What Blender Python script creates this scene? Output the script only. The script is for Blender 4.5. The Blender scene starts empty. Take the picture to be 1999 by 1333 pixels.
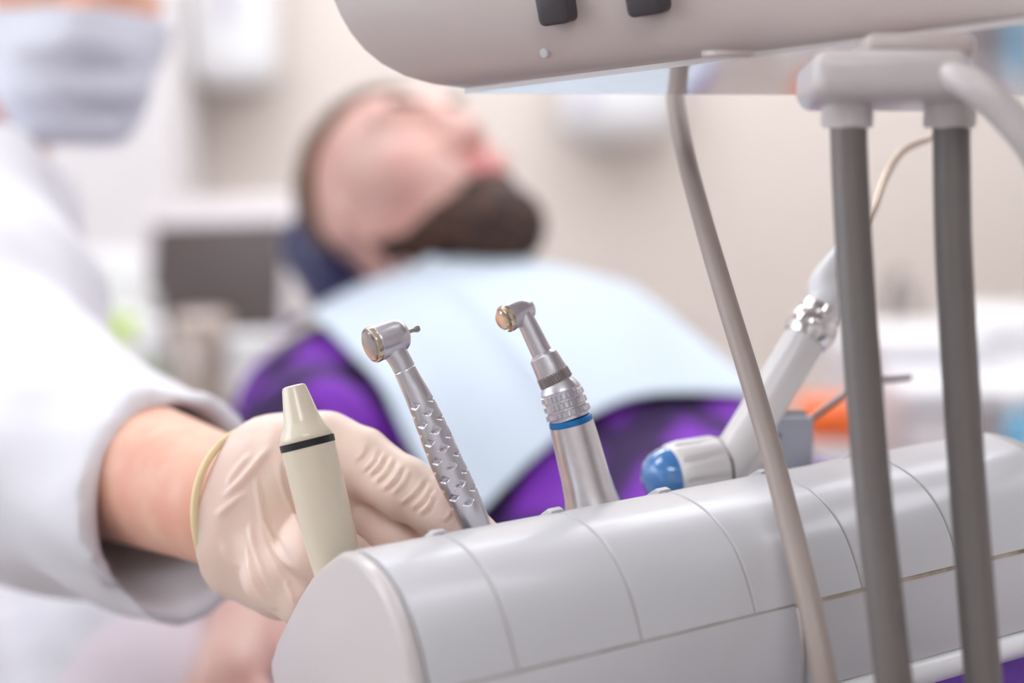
import bpy, bmesh, math, random
import numpy as np
from mathutils import Matrix, Vector

random.seed(7)
rng = np.random.default_rng(7)
scene = bpy.context.scene
COL = scene.collection

# ------------------------------------------------------------------ camera
CAMZ = 1.22
PITCH = math.radians(9.5)
FPX = 1999 * 50.0 / 36.0
cam_data = bpy.data.cameras.new('camera')
cam_data.sensor_width = 36.0
cam_data.lens = 50.0
cam_data.clip_start = 0.02
cam_data.dof.use_dof = True
cam_data.dof.focus_distance = 0.555
cam_data.dof.aperture_fstop = 2.9
cam = bpy.data.objects.new('camera', cam_data)
COL.objects.link(cam)
cam.location = (0, 0, CAMZ)
cam.rotation_euler = (math.pi / 2 - PITCH, 0, 0)
scene.camera = cam
# ------------------------------------------------------------------ world, lights, exposure
world = bpy.data.worlds.new('world')
scene.world = world
world.use_nodes = True
bg = world.node_tree.nodes['Background']
bg.inputs[0].default_value = (0.80, 0.88, 1.0, 1)
bg.inputs[1].default_value = 2.0
LAMP = 6.0            # strength of the ceiling panels
WINDOW_WATTS = 14.0   # daylight through the window in the left wall
scene.view_settings.view_transform = 'Standard'
scene.view_settings.look = 'None'
scene.view_settings.gamma = 1.0
scene.view_settings.use_curve_mapping = False
scene.view_settings.exposure = 0.28
scene.cycles.use_denoising = True
scene.cycles.max_bounces = 8
scene.cycles.sample_clamp_indirect = 6.0
wl = bpy.data.lights.new('daylight', 'AREA')
wl.shape = 'RECTANGLE'; wl.size = 2.2; wl.size_y = 1.5
wl.energy = WINDOW_WATTS; wl.color = (0.86, 0.93, 1.0)
wlo = bpy.data.objects.new('daylight', wl); COL.objects.link(wlo)
wlo.location = (-2.75, 0.4, 1.65)
wlo.rotation_euler = (0, math.radians(-90), 0)

# ------------------------------------------------------------------ helpers
ca, sa = math.cos(PITCH), math.sin(PITCH)
V = lambda *a: np.array(a if len(a) > 1 else a[0], float)


def C2W(x, d, f):
    """camera frame (right, down, forward) -> world direction"""
    return V(x, f * ca - d * sa, -f * sa - d * ca)


def W(px, py, z):
    """point at depth z in front of the camera, measured off the photograph"""
    return V(0, 0, CAMZ) + C2W((px - 999.5) / FPX * z, (py - 666.5) / FPX * z, z)


def PX(P):
    P = np.asarray(P, float)
    x = P[..., 0]; y = P[..., 1]; z = P[..., 2] - CAMZ
    f = y * ca - z * sa
    d = -(y * sa + z * ca)
    return 999.5 + FPX * x / f, 666.5 + FPX * d / f, f


def nrm(v):
    v = np.asarray(v, float)
    return v / np.linalg.norm(v)


def lin(c):
    return tuple((x / 12.92 if x <= .04045 else ((x + .055) / 1.055) ** 2.4) for x in [k / 255.0 for k in c])


def mat(name, rgb, rough=.5, metal=0., bump=0., bscale=400., coat=0., sss=0., trans=0., alpha=1., var=0., vscale=8., rgb2=None, ior=1.5, sheen=0.):
    m = bpy.data.materials.new(name)
    m.use_nodes = True
    nt = m.node_tree
    b = nt.nodes['Principled BSDF']
    c = lin(rgb) + (1,)
    b.inputs['Base Color'].default_value = c
    b.inputs['Roughness'].default_value = rough
    b.inputs['Metallic'].default_value = metal
    b.inputs['IOR'].default_value = ior
    b.inputs['Coat Weight'].default_value = coat
    b.inputs['Coat Roughness'].default_value = .08
    b.inputs['Transmission Weight'].default_value = trans
    b.inputs['Sheen Weight'].default_value = sheen
    if sss:
        b.inputs['Subsurface Weight'].default_value = sss
        b.inputs['Subsurface Radius'].default_value = (1., .35, .2)
        b.inputs['Subsurface Scale'].default_value = .006
    tc = nt.nodes.new('ShaderNodeTexCoord')
    if var:
        n = nt.nodes.new('ShaderNodeTexNoise'); n.inputs['Scale'].default_value = vscale
        n.inputs['Detail'].default_value = 4
        nt.links.new(tc.outputs['Object'], n.inputs['Vector'])
        mx = nt.nodes.new('ShaderNodeMix'); mx.data_type = 'RGBA'
        c2 = lin(rgb2) + (1,) if rgb2 else tuple(k * (1 - var) for k in c[:3]) + (1,)
        mx.inputs[6].default_value = c; mx.inputs[7].default_value = c2
        rp = nt.nodes.new('ShaderNodeMapRange'); rp.inputs[1].default_value = .4; rp.inputs[2].default_value = .65
        nt.links.new(n.outputs['Fac'], rp.inputs[0])
        nt.links.new(rp.outputs[0], mx.inputs[0])
        nt.links.new(mx.outputs[2], b.inputs['Base Color'])
    if bump:
        n2 = nt.nodes.new('ShaderNodeTexNoise'); n2.inputs['Scale'].default_value = bscale
        nt.links.new(tc.outputs['Object'], n2.inputs['Vector'])
        bp = nt.nodes.new('ShaderNodeBump'); bp.inputs['Strength'].default_value = bump; bp.inputs['Distance'].default_value = .001
        nt.links.new(n2.outputs['Fac'], bp.inputs['Height'])
        nt.links.new(bp.outputs['Normal'], b.inputs['Normal'])
    return m


def emat(name, rgb, strength):
    m = bpy.data.materials.new(name); m.use_nodes = True
    b = m.node_tree.nodes['Principled BSDF']
    b.inputs['Base Color'].default_value = (.8, .8, .8, 1)
    b.inputs['Emission Color'].default_value = lin(rgb) + (1,)
    b.inputs['Emission Strength'].default_value = strength
    return m


def tag(o, label=None, cat=None, group=None, kind=None):
    if label: o['label'] = label
    if cat: o['category'] = cat
    if group: o['group'] = group
    if kind: o['kind'] = kind
    return o


def thing(name, loc, label, cat, group=None):
    e = bpy.data.objects.new(name, None)
    e.empty_display_size = .05
    e.location = tuple(loc)
    COL.objects.link(e)
    return tag(e, label, cat, group)


def wloc(o):
    p = Vector(o.location)
    return p


def mk(name, verts, faces, m, parent=None, smooth=True, sharp=40):
    """link one mesh object whose origin sits at the bottom of its bounds; verts are in world space"""
    verts = np.asarray(verts, float)
    lo, hi = verts.min(0), verts.max(0)
    c = V((lo[0] + hi[0]) / 2, (lo[1] + hi[1]) / 2, lo[2])
    me = bpy.data.meshes.new(name)
    me.from_pydata((verts - c).tolist(), [], [tuple(int(i) for i in f) for f in faces])
    me.update()
    if smooth:
        me.shade_smooth()
        if sharp:
            me.set_sharp_from_angle(angle=math.radians(sharp))
    mats = m if isinstance(m, (list, tuple)) else [m]
    for k in mats: me.materials.append(k)
    o = bpy.data.objects.new(name, me)
    COL.objects.link(o)
    if parent is not None:
        pw = V(0, 0, 0); p = parent
        while p is not None:
            pw = pw + V(*p.location); p = p.parent
        o.parent = parent
        o.location = tuple(c - pw)
    else:
        o.location = tuple(c)
    return o


def bmdata(bm):
    bm.verts.ensure_lookup_table()
    v = [tuple(x.co) for x in bm.verts]
    for i, x in enumerate(bm.verts): x.index = i
    f = [[x.index for x in fc.verts] for fc in bm.faces]
    bm.free()
    return v, f


def boxdata(c, size, bev=0., R=None, seg=2):
    """rounded box; c centre, R 3x3 columns = axes"""
    bm = bmesh.new()
    bmesh.ops.create_cube(bm, size=1)
    for v in bm.verts:
        v.co = Vector((v.co.x * size[0], v.co.y * size[1], v.co.z * size[2]))
    if bev:
        bmesh.ops.bevel(bm, geom=list(bm.edges), offset=bev, segments=seg, profile=.5, affect='EDGES')
    v, f = bmdata(bm)
    v = np.array(v)
    if R is not None:
        v = v @ np.array(R).T
    return v + np.asarray(c, float), f


def box(name, c, size, m, parent=None, bev=0., R=None, seg=2):
    v, f = boxdata(c, size, bev, R, seg)
    return mk(name, v, f, m, parent)


def axes_from(n, up=(0, 0, 1)):
    n = nrm(n)
    up = np.asarray(up, float)
    if abs(n @ nrm(up)) > .98: up = V(0, 1, 0)
    x = nrm(np.cross(up, n)); y = np.cross(n, x)
    return x, y, n


def lathedata(p0, axis, prof, seg=48, rmod=None, up=(0, 0, 1)):
    """revolve prof [(t, r)] (t metres along axis from p0)"""
    x, y, n = axes_from(axis, up)
    p0 = np.asarray(p0, float)
    vs, fs = [], []
    for i, (t, r) in enumerate(prof):
        for k in range(seg):
            a = 2 * math.pi * k / seg
            rr = r if rmod is None else r + rmod(t, a, r)
            vs.append(p0 + n * t + (x * math.cos(a) + y * math.sin(a)) * rr)
    N = len(prof)
    for i in range(N - 1):
        for k in range(seg):
            k2 = (k + 1) % seg
            fs.append((i * seg + k, i * seg + k2, (i + 1) * seg + k2, (i + 1) * seg + k))
    if prof[0][1] > 1e-6: fs.append(tuple(range(seg))[::-1])
    if prof[-1][1] > 1e-6: fs.append(tuple((N - 1) * seg + k for k in range(seg)))
    return np.array(vs), fs


def lathe(name, p0, axis, prof, m, parent=None, seg=48, rmod=None, sharp=35, up=(0, 0, 1)):
    v, f = lathedata(p0, axis, prof, seg, rmod, up)
    return mk(name, v, f, m, parent, sharp=sharp)


def catmull(pts, n=12):
    P = [np.asarray(p, float) for p in pts]
    P = [2 * P[0] - P[1]] + P + [2 * P[-1] - P[-2]]
    out = []
    for i in range(1, len(P) - 2):
        for k in range(n):
            t = k / n
            a, b, c, d = P[i - 1], P[i], P[i + 1], P[i + 2]
            out.append(.5 * (2 * b + (c - a) * t + (2 * a - 5 * b + 4 * c - d) * t * t + (3 * b - a - 3 * c + d) * t ** 3))
    out.append(P[-2])
    return np.array(out)


def sweepdata(pts, rad, seg=20, n=10, smooth=True, flat=1.0, rmod=None, round_ends=False):
    if smooth:
        pr = np.array([list(p) + [r] for p, r in zip(pts, rad if hasattr(rad, '__len__') else [rad] * len(pts))])
        q = catmull(pr, n)
        C, R = q[:, :3], q[:, 3]
    else:
        C = np.array(pts, float); R = np.array(rad if hasattr(rad, '__len__') else [rad] * len(pts), float)
    if round_ends:
        d0 = nrm(C[0] - C[1]); d1 = nrm(C[-1] - C[-2])
        th = np.linspace(0, math.pi / 2, 6)[1:]
        pre = [C[0] + d0 * R[0] * math.sin(t) for t in th][::-1]
        pr_ = [R[0] * max(math.cos(t), .02) for t in th][::-1]
        post = [C[-1] + d1 * R[-1] * math.sin(t) for t in th]
        po_ = [R[-1] * max(math.cos(t), .02) for t in th]
        C = np.vstack([pre, C, post]); R = np.concatenate([pr_, R, po_])
    T = np.gradient(C, axis=0)
    T /= np.linalg.norm(T, axis=1)[:, None]
    x, y, _ = axes_from(T[0])
    vs, fs = [], []
    for i in range(len(C)):
        if i:
            x = x - T[i] * (x @ T[i]); x = nrm(x); y = np.cross(T[i], x)
        for k in range(seg):
            a = 2 * math.pi * k / seg
            r = R[i] + (rmod(i / (len(C) - 1), a, R[i]) if rmod else 0)
            vs.append(C[i] + (x * math.cos(a) + y * math.sin(a) * flat) * r)
    N = len(C)
    for i in range(N - 1):
        for k in range(seg):
            k2 = (k + 1) % seg
            fs.append((i * seg + k, i * seg + k2, (i + 1) * seg + k2, (i + 1) * seg + k))
    fs.append(tuple(range(seg))[::-1]); fs.append(tuple((N - 1) * seg + k for k in range(seg)))
    return np.array(vs), fs


def sweep(name, pts, rad, m, parent=None, **kw):
    v, f = sweepdata(pts, rad, **kw)
    return mk(name, v, f, m, parent, sharp=60)


def join(*vf):
    vs, fs, n = [], [], 0
    for v, f in vf:
        vs.append(np.asarray(v)); fs += [tuple(i + n for i in q) for q in f]; n += len(v)
    return np.vstack(vs), fs


# ---------------------------------------------------------------- implicit surfaces (surface nets)
def smin(a, b, k):
    h = np.clip(.5 + .5 * (b - a) / k, 0, 1)
    return b + (a - b) * h - k * h * (1 - h)


def s_cone(P, a, b, r1, r2):
    a = np.asarray(a, float); ba = np.asarray(b, float) - a
    pa = P - a
    t = np.clip((pa @ ba) / (ba @ ba), 0, 1)
    return np.linalg.norm(pa - t[..., None] * ba, axis=-1) - (r1 + (r2 - r1) * t)


def s_ell(P, c, rad, R=None):
    q = P - np.asarray(c, float)
    if R is not None: q = q @ np.asarray(R, float)      # columns of R are the axes
    rad = np.asarray(rad, float)
    k0 = np.linalg.norm(q / rad, axis=-1); k1 = np.linalg.norm(q / rad ** 2, axis=-1) + 1e-9
    return k0 * (k0 - 1) / k1


class Field:
    """list of primitives: ('c',a,b,r1,r2,k) capsules, ('e',c,rad,R,k) ellipsoids; sign<0 carves"""
    def __init__(self): self.p = []
    def c(self, a, b, r1, r2, k=.02, neg=False): self.p.append(('c', V(*a), V(*b), r1, r2, k, neg)); return self
    def e(self, c, rad, R=None, k=.02, neg=False): self.p.append(('e', V(*c), V(*rad), R, k, neg)); return self
    def bounds(self):
        lo, hi = [], []
        for q in self.p:
            if q[-1]: continue
            if q[0] == 'c':
                r = max(q[3], q[4]); lo += [q[1] - r, q[2] - r]; hi += [q[1] + r, q[2] + r]
            else:
                r = max(q[2]); lo.append(q[1] - r); hi.append(q[1] + r)
        return np.min(lo, 0), np.max(hi, 0)
    def one(self, q, P):
        return s_cone(P, *q[1:5]) if q[0] == 'c' else s_ell(P, *q[1:4])
    def ev(self, P, grow=0.):
        D = np.full(P.shape[:-1], 1.0)
        for q in self.p:
            d = self.one(q, P)
            D = -smin(-D, d, q[-2]) if q[-1] else smin(D, d, q[-2])
        return D - grow
    def grid(self, h, pad=.02, grow=0., lo=None, hi=None):
        l, u = self.bounds()
        lo = l - pad - grow if lo is None else np.asarray(lo, float)
        hi = u + pad + grow if hi is None else np.asarray(hi, float)
        n = np.ceil((hi - lo) / h).astype(int) + 1
        ax = [lo[i] + h * np.arange(n[i]) for i in range(3)]
        D = np.full(tuple(n), 1.0, np.float32)
        for q in self.p:
            m = q[-2] + grow + 3 * h + .03
            if q[0] == 'c':
                r = max(q[3], q[4]) + m; a = np.minimum(q[1], q[2]) - r; b = np.maximum(q[1], q[2]) + r
            else:
                r = max(q[2]) + m; a = q[1] - r; b = q[1] + r
            s = []
            for i in range(3):
                i0 = max(0, int((a[i] - lo[i]) / h)); i1 = min(n[i], int((b[i] - lo[i]) / h) + 2)
                s.append(slice(i0, max(i0, i1)))
            s = tuple(s)
            G = np.stack(np.meshgrid(*[ax[i][s[i]] for i in range(3)], indexing='ij'), -1)
            if G.size == 0: continue
            d = self.one(q, G)
            D[s] = -smin(-D[s], d, q[-2]) if q[-1] else smin(D[s], d, q[-2])
        return D - grow, lo, ax


def nets(D, lo, h):
    S = D < 0
    nx, ny, nz = D.shape
    cs = (nx - 1, ny - 1, nz - 1)
    acc = np.zeros(cs + (3,), np.float32); cnt = np.zeros(cs, np.float32)
    corner = lambda A, c: A[c[0]:c[0] + cs[0], c[1]:c[1] + cs[1], c[2]:c[2] + cs[2]]
    corners = [(i, j, k) for i in (0, 1) for j in (0, 1) for k in (0, 1)]
    for c0 in corners:
        for ax in range(3):
            if c0[ax]: continue
            c1 = list(c0); c1[ax] = 1
            s0, s1 = corner(S, c0), corner(S, c1)
            m = s0 != s1
            if not m.any(): continue
            d0 = corner(D, c0)[m]; d1 = corner(D, c1)[m]
            t = d0 / (d0 - d1)
            p = np.tile(np.array(c0, np.float32), (len(t), 1)); p[:, ax] += t
            acc[m] += p; cnt[m] += 1
    act = cnt > 0
    idx = -np.ones(cs, np.int64); idx[act] = np.arange(act.sum())
    cell = np.argwhere(act)
    verts = lo + h * (cell + acc[act] / cnt[act][:, None])
    faces = []
    for ax in range(3):
        b, c = (ax + 1) % 3, (ax + 2) % 3
        sl0 = [slice(None)] * 3; sl1 = [slice(None)] * 3
        sl0[ax] = slice(0, -1); sl1[ax] = slice(1, None)
        m = S[tuple(sl0)] != S[tuple(sl1)]
        inside0 = S[tuple(sl0)]
        q = np.argwhere(m)
        q = q[(q[:, b] > 0) & (q[:, c] > 0) & (q[:, b] < D.shape[b] - 1) & (q[:, c] < D.shape[c] - 1)]
        if len(q) == 0: continue
        def id_(db, dc):
            r = q.copy(); r[:, b] += db; r[:, c] += dc
            return idx[r[:, 0], r[:, 1], r[:, 2]]
        f = np.stack([id_(-1, -1), id_(0, -1), id_(0, 0), id_(-1, 0)], 1)
        flip = ~inside0[q[:, 0], q[:, 1], q[:, 2]]
        f[flip] = f[flip][:, ::-1]
        faces.append(f)
    return verts.astype(float), np.vstack(faces)


def relax(v, f, it=2, lam=.5):
    e = np.vstack([f[:, [0, 1]], f[:, [1, 2]], f[:, [2, 3]], f[:, [3, 0]]])
    e = np.vstack([e, e[:, ::-1]])
    n = np.bincount(e[:, 0], minlength=len(v)).astype(float)
    n[n == 0] = 1
    for _ in range(it):
        s = np.stack([np.bincount(e[:, 0], weights=v[e[:, 1], k], minlength=len(v)) for k in range(3)], 1)
        v = v + lam * (s / n[:, None] - v)
    return v


def normals(v, f):
    fn = np.cross(v[f[:, 2]] - v[f[:, 0]], v[f[:, 3]] - v[f[:, 1]])
    N = np.zeros_like(v)
    for k in range(4):
        for j in range(3):
            N[:, j] += np.bincount(f[:, k], weights=fn[:, j], minlength=len(v))
    return N / (np.linalg.norm(N, axis=1)[:, None] + 1e-12)


def wob(P, s, seed=0):
    """cheap smooth noise, -1..1"""
    r = np.random.default_rng(seed)
    o = 0
    for k in range(5):
        d = r.normal(size=3); d /= np.linalg.norm(d)
        o = o + np.sin(P @ d * s * (1 + .45 * k) + r.uniform(0, 6.28)) / (1 + .5 * k)
    return o / 2.2


# ------------------------------------------------------------------ materials
M = {}
M['wall'] = mat('wall_paint', (228, 217, 207), .8, bump=.15, bscale=300)
M['wall_lit'] = mat('wall_paint_lit', (231, 227, 226), .8, bump=.15, bscale=300)  # same paint as wall; the return's brighter light is put into this colour
M['floor'] = mat('floor_vinyl', (196, 188, 182), .35, var=.08, vscale=3)
M['ceil'] = mat('ceiling_paint', (244, 243, 241), .9)
M['plastic'] = mat('white_plastic', (207, 206, 208), .33, coat=.12, bump=.02, bscale=150)
M['plastic_warm'] = mat('warm_white_plastic', (207, 199, 196), .3, coat=.2)
M['console'] = mat('console_plastic', (198, 184, 179), .3, coat=.25)
M['gloss'] = mat('glossy_underside', (214, 206, 203), .04, coat=1.)
M['seam'] = mat('dirty_seam', (196, 186, 168), .7, var=.5, vscale=60, rgb2=(146, 130, 104))
M['hose'] = mat('grey_hose', (112, 105, 101), .42, bump=.05, bscale=200)
M['hose_thin'] = mat('taupe_hose', (164, 150, 141), .4, bump=.05, bscale=200)
M['satin'] = mat('satin_metal', (214, 212, 218), .3, 1., bump=.05, bscale=2500)
M['satin2'] = mat('worn_metal', (226, 222, 222), .28, 1., var=.08, vscale=120)
M['steel'] = mat('steel', (182, 175, 172), .18, 1.)
M['brass'] = mat('pale_gold_rim', (214, 198, 180), .2, 1.)
M['chrome'] = mat('chrome', (235, 232, 230), .05, 1.)
M['gun'] = mat('grey_metal', (150, 143, 140), .35, .8)
M['cream'] = mat('cream_plastic', (228, 215, 192), .2, coat=.4)
M['black'] = mat('black_rubber', (22, 20, 22), .45)
M['dark'] = mat('dark_grey_plastic', (70, 64, 68), .4)
M['blue'] = mat('blue_band', (30, 120, 190), .25, .4)
M['bluedome'] = mat('blue_dome', (62, 128, 196), .1, coat=1., var=.2, vscale=60, rgb2=(104, 158, 212))
M['pearl'] = mat('pearl_plastic', (238, 234, 231), .28, coat=.3)
M['glove'] = mat('latex_glove', (242, 214, 200), .42, sss=.25, var=.1, vscale=25, rgb2=(242, 218, 198), bump=.08, bscale=900)
M['rim'] = mat('latex_rim', (238, 216, 172), .4, sss=.2)
M['skin'] = mat('skin', (236, 190, 164), .5, sss=.3, var=.2, vscale=30, rgb2=(226, 164, 140), bump=.1, bscale=500)
M['face'] = mat('face_skin', (240, 204, 190), .42, sss=.3, var=.12, vscale=14, rgb2=(232, 180, 166))
M['coat'] = mat('white_cotton', (226, 224, 228), .85, bump=.15, bscale=900)
M['scrub'] = mat('pale_scrub_cotton', (228, 214, 218), .85)
M['mask'] = mat('mask_fabric', (226, 227, 236), .8, bump=.1, bscale=700)
M['hair'] = mat('brown_hair', (120, 92, 70), .6, bump=.6, bscale=250, var=.3, vscale=120)
M['beard'] = mat('dark_beard', (44, 29, 24), .65, bump=.8, bscale=300, var=.5, vscale=60, rgb2=(92, 58, 40))
M['lip'] = mat('lip_skin', (226, 140, 140), .4, sss=.2)
M['eye'] = mat('eyelid', (214, 160, 146), .4)
M['bib'] = mat('bib_paper', (202, 215, 226), .75, bump=.1, bscale=600)
M['navy'] = mat('navy_vinyl', (30, 40, 98), .3, coat=.2)
M['pants'] = mat('purple_trousers', (84, 44, 128), .85)
M['bezel'] = mat('grey_bezel', (214, 206, 206), .4)
M['screen'] = mat('dark_screen', (78, 67, 65), .5)
M['white'] = mat('white_gloss', (240, 240, 240), .3)
M['counter'] = mat('counter_top', (232, 230, 232), .3)
M['cab'] = mat('cabinet_front', (222, 214, 216), .45)
M['lime'] = mat('lime_label', (205, 236, 70), .5)
M['amber'] = mat('amber_label', (238, 205, 90), .5)
M['orange'] = mat('orange_plastic', (244, 110, 40), .45)
M['sage'] = mat('sage_glass', (176, 186, 160), .4)
M['canister'] = mat('brushed_canister', (196, 182, 172), .35, .6)
M['cyan'] = mat('cyan_plastic', (120, 190, 224), .4)
M['lilac'] = mat('lilac_box', (206, 200, 216), .5)
M['greybox'] = mat('blue_grey_metal', (176, 180, 192), .3, .5)
M['lamp'] = emat('lamp_diffuser', (247, 249, 255), LAMP)
M['glass'] = mat('window_glass', (255, 255, 255), .02, trans=1., ior=1.1)
M['alu'] = mat('white_frame', (240, 240, 240), .4)

# plaid shirt
def plaid():
    m = mat('purple_plaid', (116, 46, 170), .85)
    nt = m.node_tree; b = nt.nodes['Principled BSDF']
    tc = nt.nodes.new('ShaderNodeTexCoord')
    mp = nt.nodes.new('ShaderNodeMapping'); mp.inputs['Rotation'].default_value = (0, 0, .48)
    nt.links.new(tc.outputs['Object'], mp.inputs[0])
    fac = None
    for ax in ('X', 'Y'):
        w = nt.nodes.new('ShaderNodeTexWave'); w.bands_direction = ax; w.inputs['Scale'].default_value = 3.6
        w.inputs['Distortion'].default_value = 1.2; w.inputs['Detail Scale'].default_value = 1.5
        nt.links.new(mp.outputs[0], w.inputs['Vector'])
        r = nt.nodes.new('ShaderNodeMapRange'); r.inputs[1].default_value = .12; r.inputs[2].default_value = .5
        nt.links.new(w.outputs['Fac'], r.inputs[0])
        if fac is None: fac = r
        else:
            mu = nt.nodes.new('ShaderNodeMath'); mu.operation = 'MULTIPLY'
            nt.links.new(fac.outputs[0], mu.inputs[0]); nt.links.new(r.outputs[0], mu.inputs[1]); fac = mu
    mx = nt.nodes.new('ShaderNodeMix'); mx.data_type = 'RGBA'
    mx.inputs[6].default_value = lin((48, 18, 74)) + (1,); mx.inputs[7].default_value = lin((126, 48, 180)) + (1,)
    nt.links.new(fac.outputs[0], mx.inputs[0]); nt.links.new(mx.outputs[2], b.inputs['Base Color'])
    return m
M['shirt'] = plaid()

# ------------------------------------------------------------------ room shell
XL, XR, YF, YB, H = -2.2, 2.9, -2.2, 3.55, 2.7
T = .1
def struct(o): return tag(o, kind='structure')
struct(box('floor', ((XL + XR) / 2, (YF + YB) / 2, -T / 2), (XR - XL + 2 * T, YB - YF + 2 * T, T), M['floor']))
struct(box('ceiling', ((XL + XR) / 2, (YF + YB) / 2, H + T / 2), (XR - XL + 2 * T, YB - YF + 2 * T, T), M['ceil']))
struct(box('wall_back', ((XL + XR) / 2, YB + T / 2, H / 2), (XR - XL + 2 * T, T, H), M['wall']))
struct(box('wall_front', ((XL + XR) / 2, YF - T / 2, H / 2), (XR - XL + 2 * T, T, H), M['wall_lit']))
struct(box('wall_right', (XR + T / 2, (YF + YB) / 2, H / 2), (T, YB - YF, H), M['wall_lit']))
# left wall with a window opening
wy0, wy1, wz0, wz1 = -.7, 1.5, .95, 2.35
parts = [boxdata((XL - T / 2, (YF + wy0) / 2, H / 2), (T, wy0 - YF, H)), boxdata((XL - T / 2, (wy1 + YB) / 2, H / 2), (T, YB - wy1, H)),
         boxdata((XL - T / 2, (wy0 + wy1) / 2, wz0 / 2), (T, wy1 - wy0, wz0)), boxdata((XL - T / 2, (wy0 + wy1) / 2, (wz1 + H) / 2), (T, wy1 - wy0, H - wz1))]
v, f = join(*parts)
struct(mk('wall_left', v, f, M['wall_lit'], smooth=False))
wf = join(*[boxdata((XL - T / 2, y, (wz0 + wz1) / 2), (.06, .05, wz1 - wz0)) for y in (wy0 + .025, (wy0 + wy1) / 2, wy1 - .025)],
          *[boxdata((XL - T / 2, (wy0 + wy1) / 2, z), (.06, wy1 - wy0, .05)) for z in (wz0 + .025, wz1 - .025)])
win = struct(mk('window_1', *wf, M['alu'], smooth=False))
for y in ((wy0 * 3 + wy1) / 4, (wy0 + 3 * wy1) / 4):
    box('pane', (XL - T / 2, y, (wz0 + wz1) / 2), (.006, (wy1 - wy0) / 2 - .05, wz1 - wz0 - .1), M['glass'], win)
# protruding wall section left of the corner seen behind the doctor
struct(box('wall_return', ((XL - .76) / 2, YB - .17, H / 2), (-.76 - XL, .34, H), M['wall_lit'], bev=.004))
struct(box('baseboard_back', ((-.76 + XR) / 2, YB - .008, .05), (XR + .76, .016, .1), M['alu']))

# ceiling lamps; the middle back and behind-camera ones are added to brighten
lamp_places = [(-.9, 2.45, 'nearest the wall, window side'), (1.0, 2.45, 'nearest the wall, far from the window'), (.05, 2.95, 'added in the middle to brighten the back wall'), (-1.35, .75, 'above the white-coated person'), (1.0, .95, 'above the reclined patient'), (.05, -1.2, 'added behind the camera as front fill')]
for x, y, wtxt in lamp_places:
    L = thing('ceiling_lamp', (x, y, H - .05), 'flat rectangular white ceiling panel lamp ' + wtxt, 'lamp', 'ceiling panel lamps')
    fr = join(*[boxdata((x + sx * .63, y, H - .025), (.04, .7, .05)) for sx in (-1, 1)], *[boxdata((x, y + sy * .33, H - .025), (1.22, .04, .05)) for sy in (-1, 1)])
    mk('frame', *fr, M['alu'], L, smooth=False)
    box('diffuser', (x, y, H - .03), (1.22, .62, .012), M['lamp'], L)

# ------------------------------------------------------------------ instrument holder
R0 = W(690, 1075, .50)
du = nrm(C2W(.89, -.11, .45))
vv = nrm(np.cross(du, (0, 0, 1)))          # towards the camera, horizontal
if vv[1] > 0: vv = -vv
wv = nrm(np.cross(vv, du))
if wv[2] < 0: wv = -wv
def BP(u, v, w): return R0 + du * u + vv * v + wv * w

hold = thing('instrument_holder', BP(.15, 0, -.09), 'long white plastic instrument holder bar with rounded hood and segmented covers', 'instrument holder')
hood = [(-22, -13), (-16, -8), (-10, -4), (-4, -1.2), (3, .2), (11, .5), (19, 0), (27, -1.6), (34, -4.2), (40, -7.8), (45, -12), (49, -17), (52, -22), (54.5, -27), (56.5, -31.7)]
def off(prof, t):
    P = np.array(prof, float); Tn = np.gradient(P, axis=0); Tn /= np.linalg.norm(Tn, axis=1)[:, None]
    return P + np.stack([Tn[:, 1], -Tn[:, 0]], 1) * t
def hood_sub(prof, n=4):
    return catmull(np.array(prof, float), n)
HOOD = hood_sub(hood, 3)
def shell(u0, u1, prof, th=2.6, cham=.5):
    """cover of the given outer profile (mm) between u0 and u1, with chamfered ends"""
    outs = [off(prof, cham * 1.0), np.array(prof), np.array(prof), off(prof, cham)]
    us = [u0, u0 + cham / 1000, u1 - cham / 1000, u1]
    inn = off(prof, th)
    n = len(prof); vs = []; fs = []
    for u, o in zip(us, outs):
        for p in o: vs.append(BP(u, p[0] / 1000, p[1] / 1000))
        for p in inn[::-1]: vs.append(BP(u, p[0] / 1000, p[1] / 1000))
    m = 2 * n
    for i in range(3):
        for k in range(m):
            k2 = (k + 1) % m
            fs.append((i * m + k, i * m + k2, (i + 1) * m + k2, (i + 1) * m + k))
    for base, rev in ((0, True), (3 * m, False)):
        for k in range(n - 1):
            q = (base + k, base + k + 1, base + m - 2 - k, base + m - 1 - k)
            fs.append(q[::-1] if rev else q)
    return vs, fs
seams = [.0028, .0346, .0836, .1322, .182, .231, .2972]
for a, b in zip(seams[:-1], seams[1:]):
    mk('cover_segment', *shell(a + .0002, b - .0002, HOOD), M['plastic'], hold, sharp=22)
# seam filler strips just under the gaps, stained
for a in seams[1:-1]:
    inn = off(HOOD, .7)
    mk('seam_strip', *shell(a - .0009, a + .0009, inn, 1.6, .1), M['seam'], hold, sharp=50)
inn = [(55.2, -30.4), (55.8, -32), (56.3, -33.6)]
mk('seam_strip', *shell(.003, .297, inn, 1.5, .1), M['seam'], hold)
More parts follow.
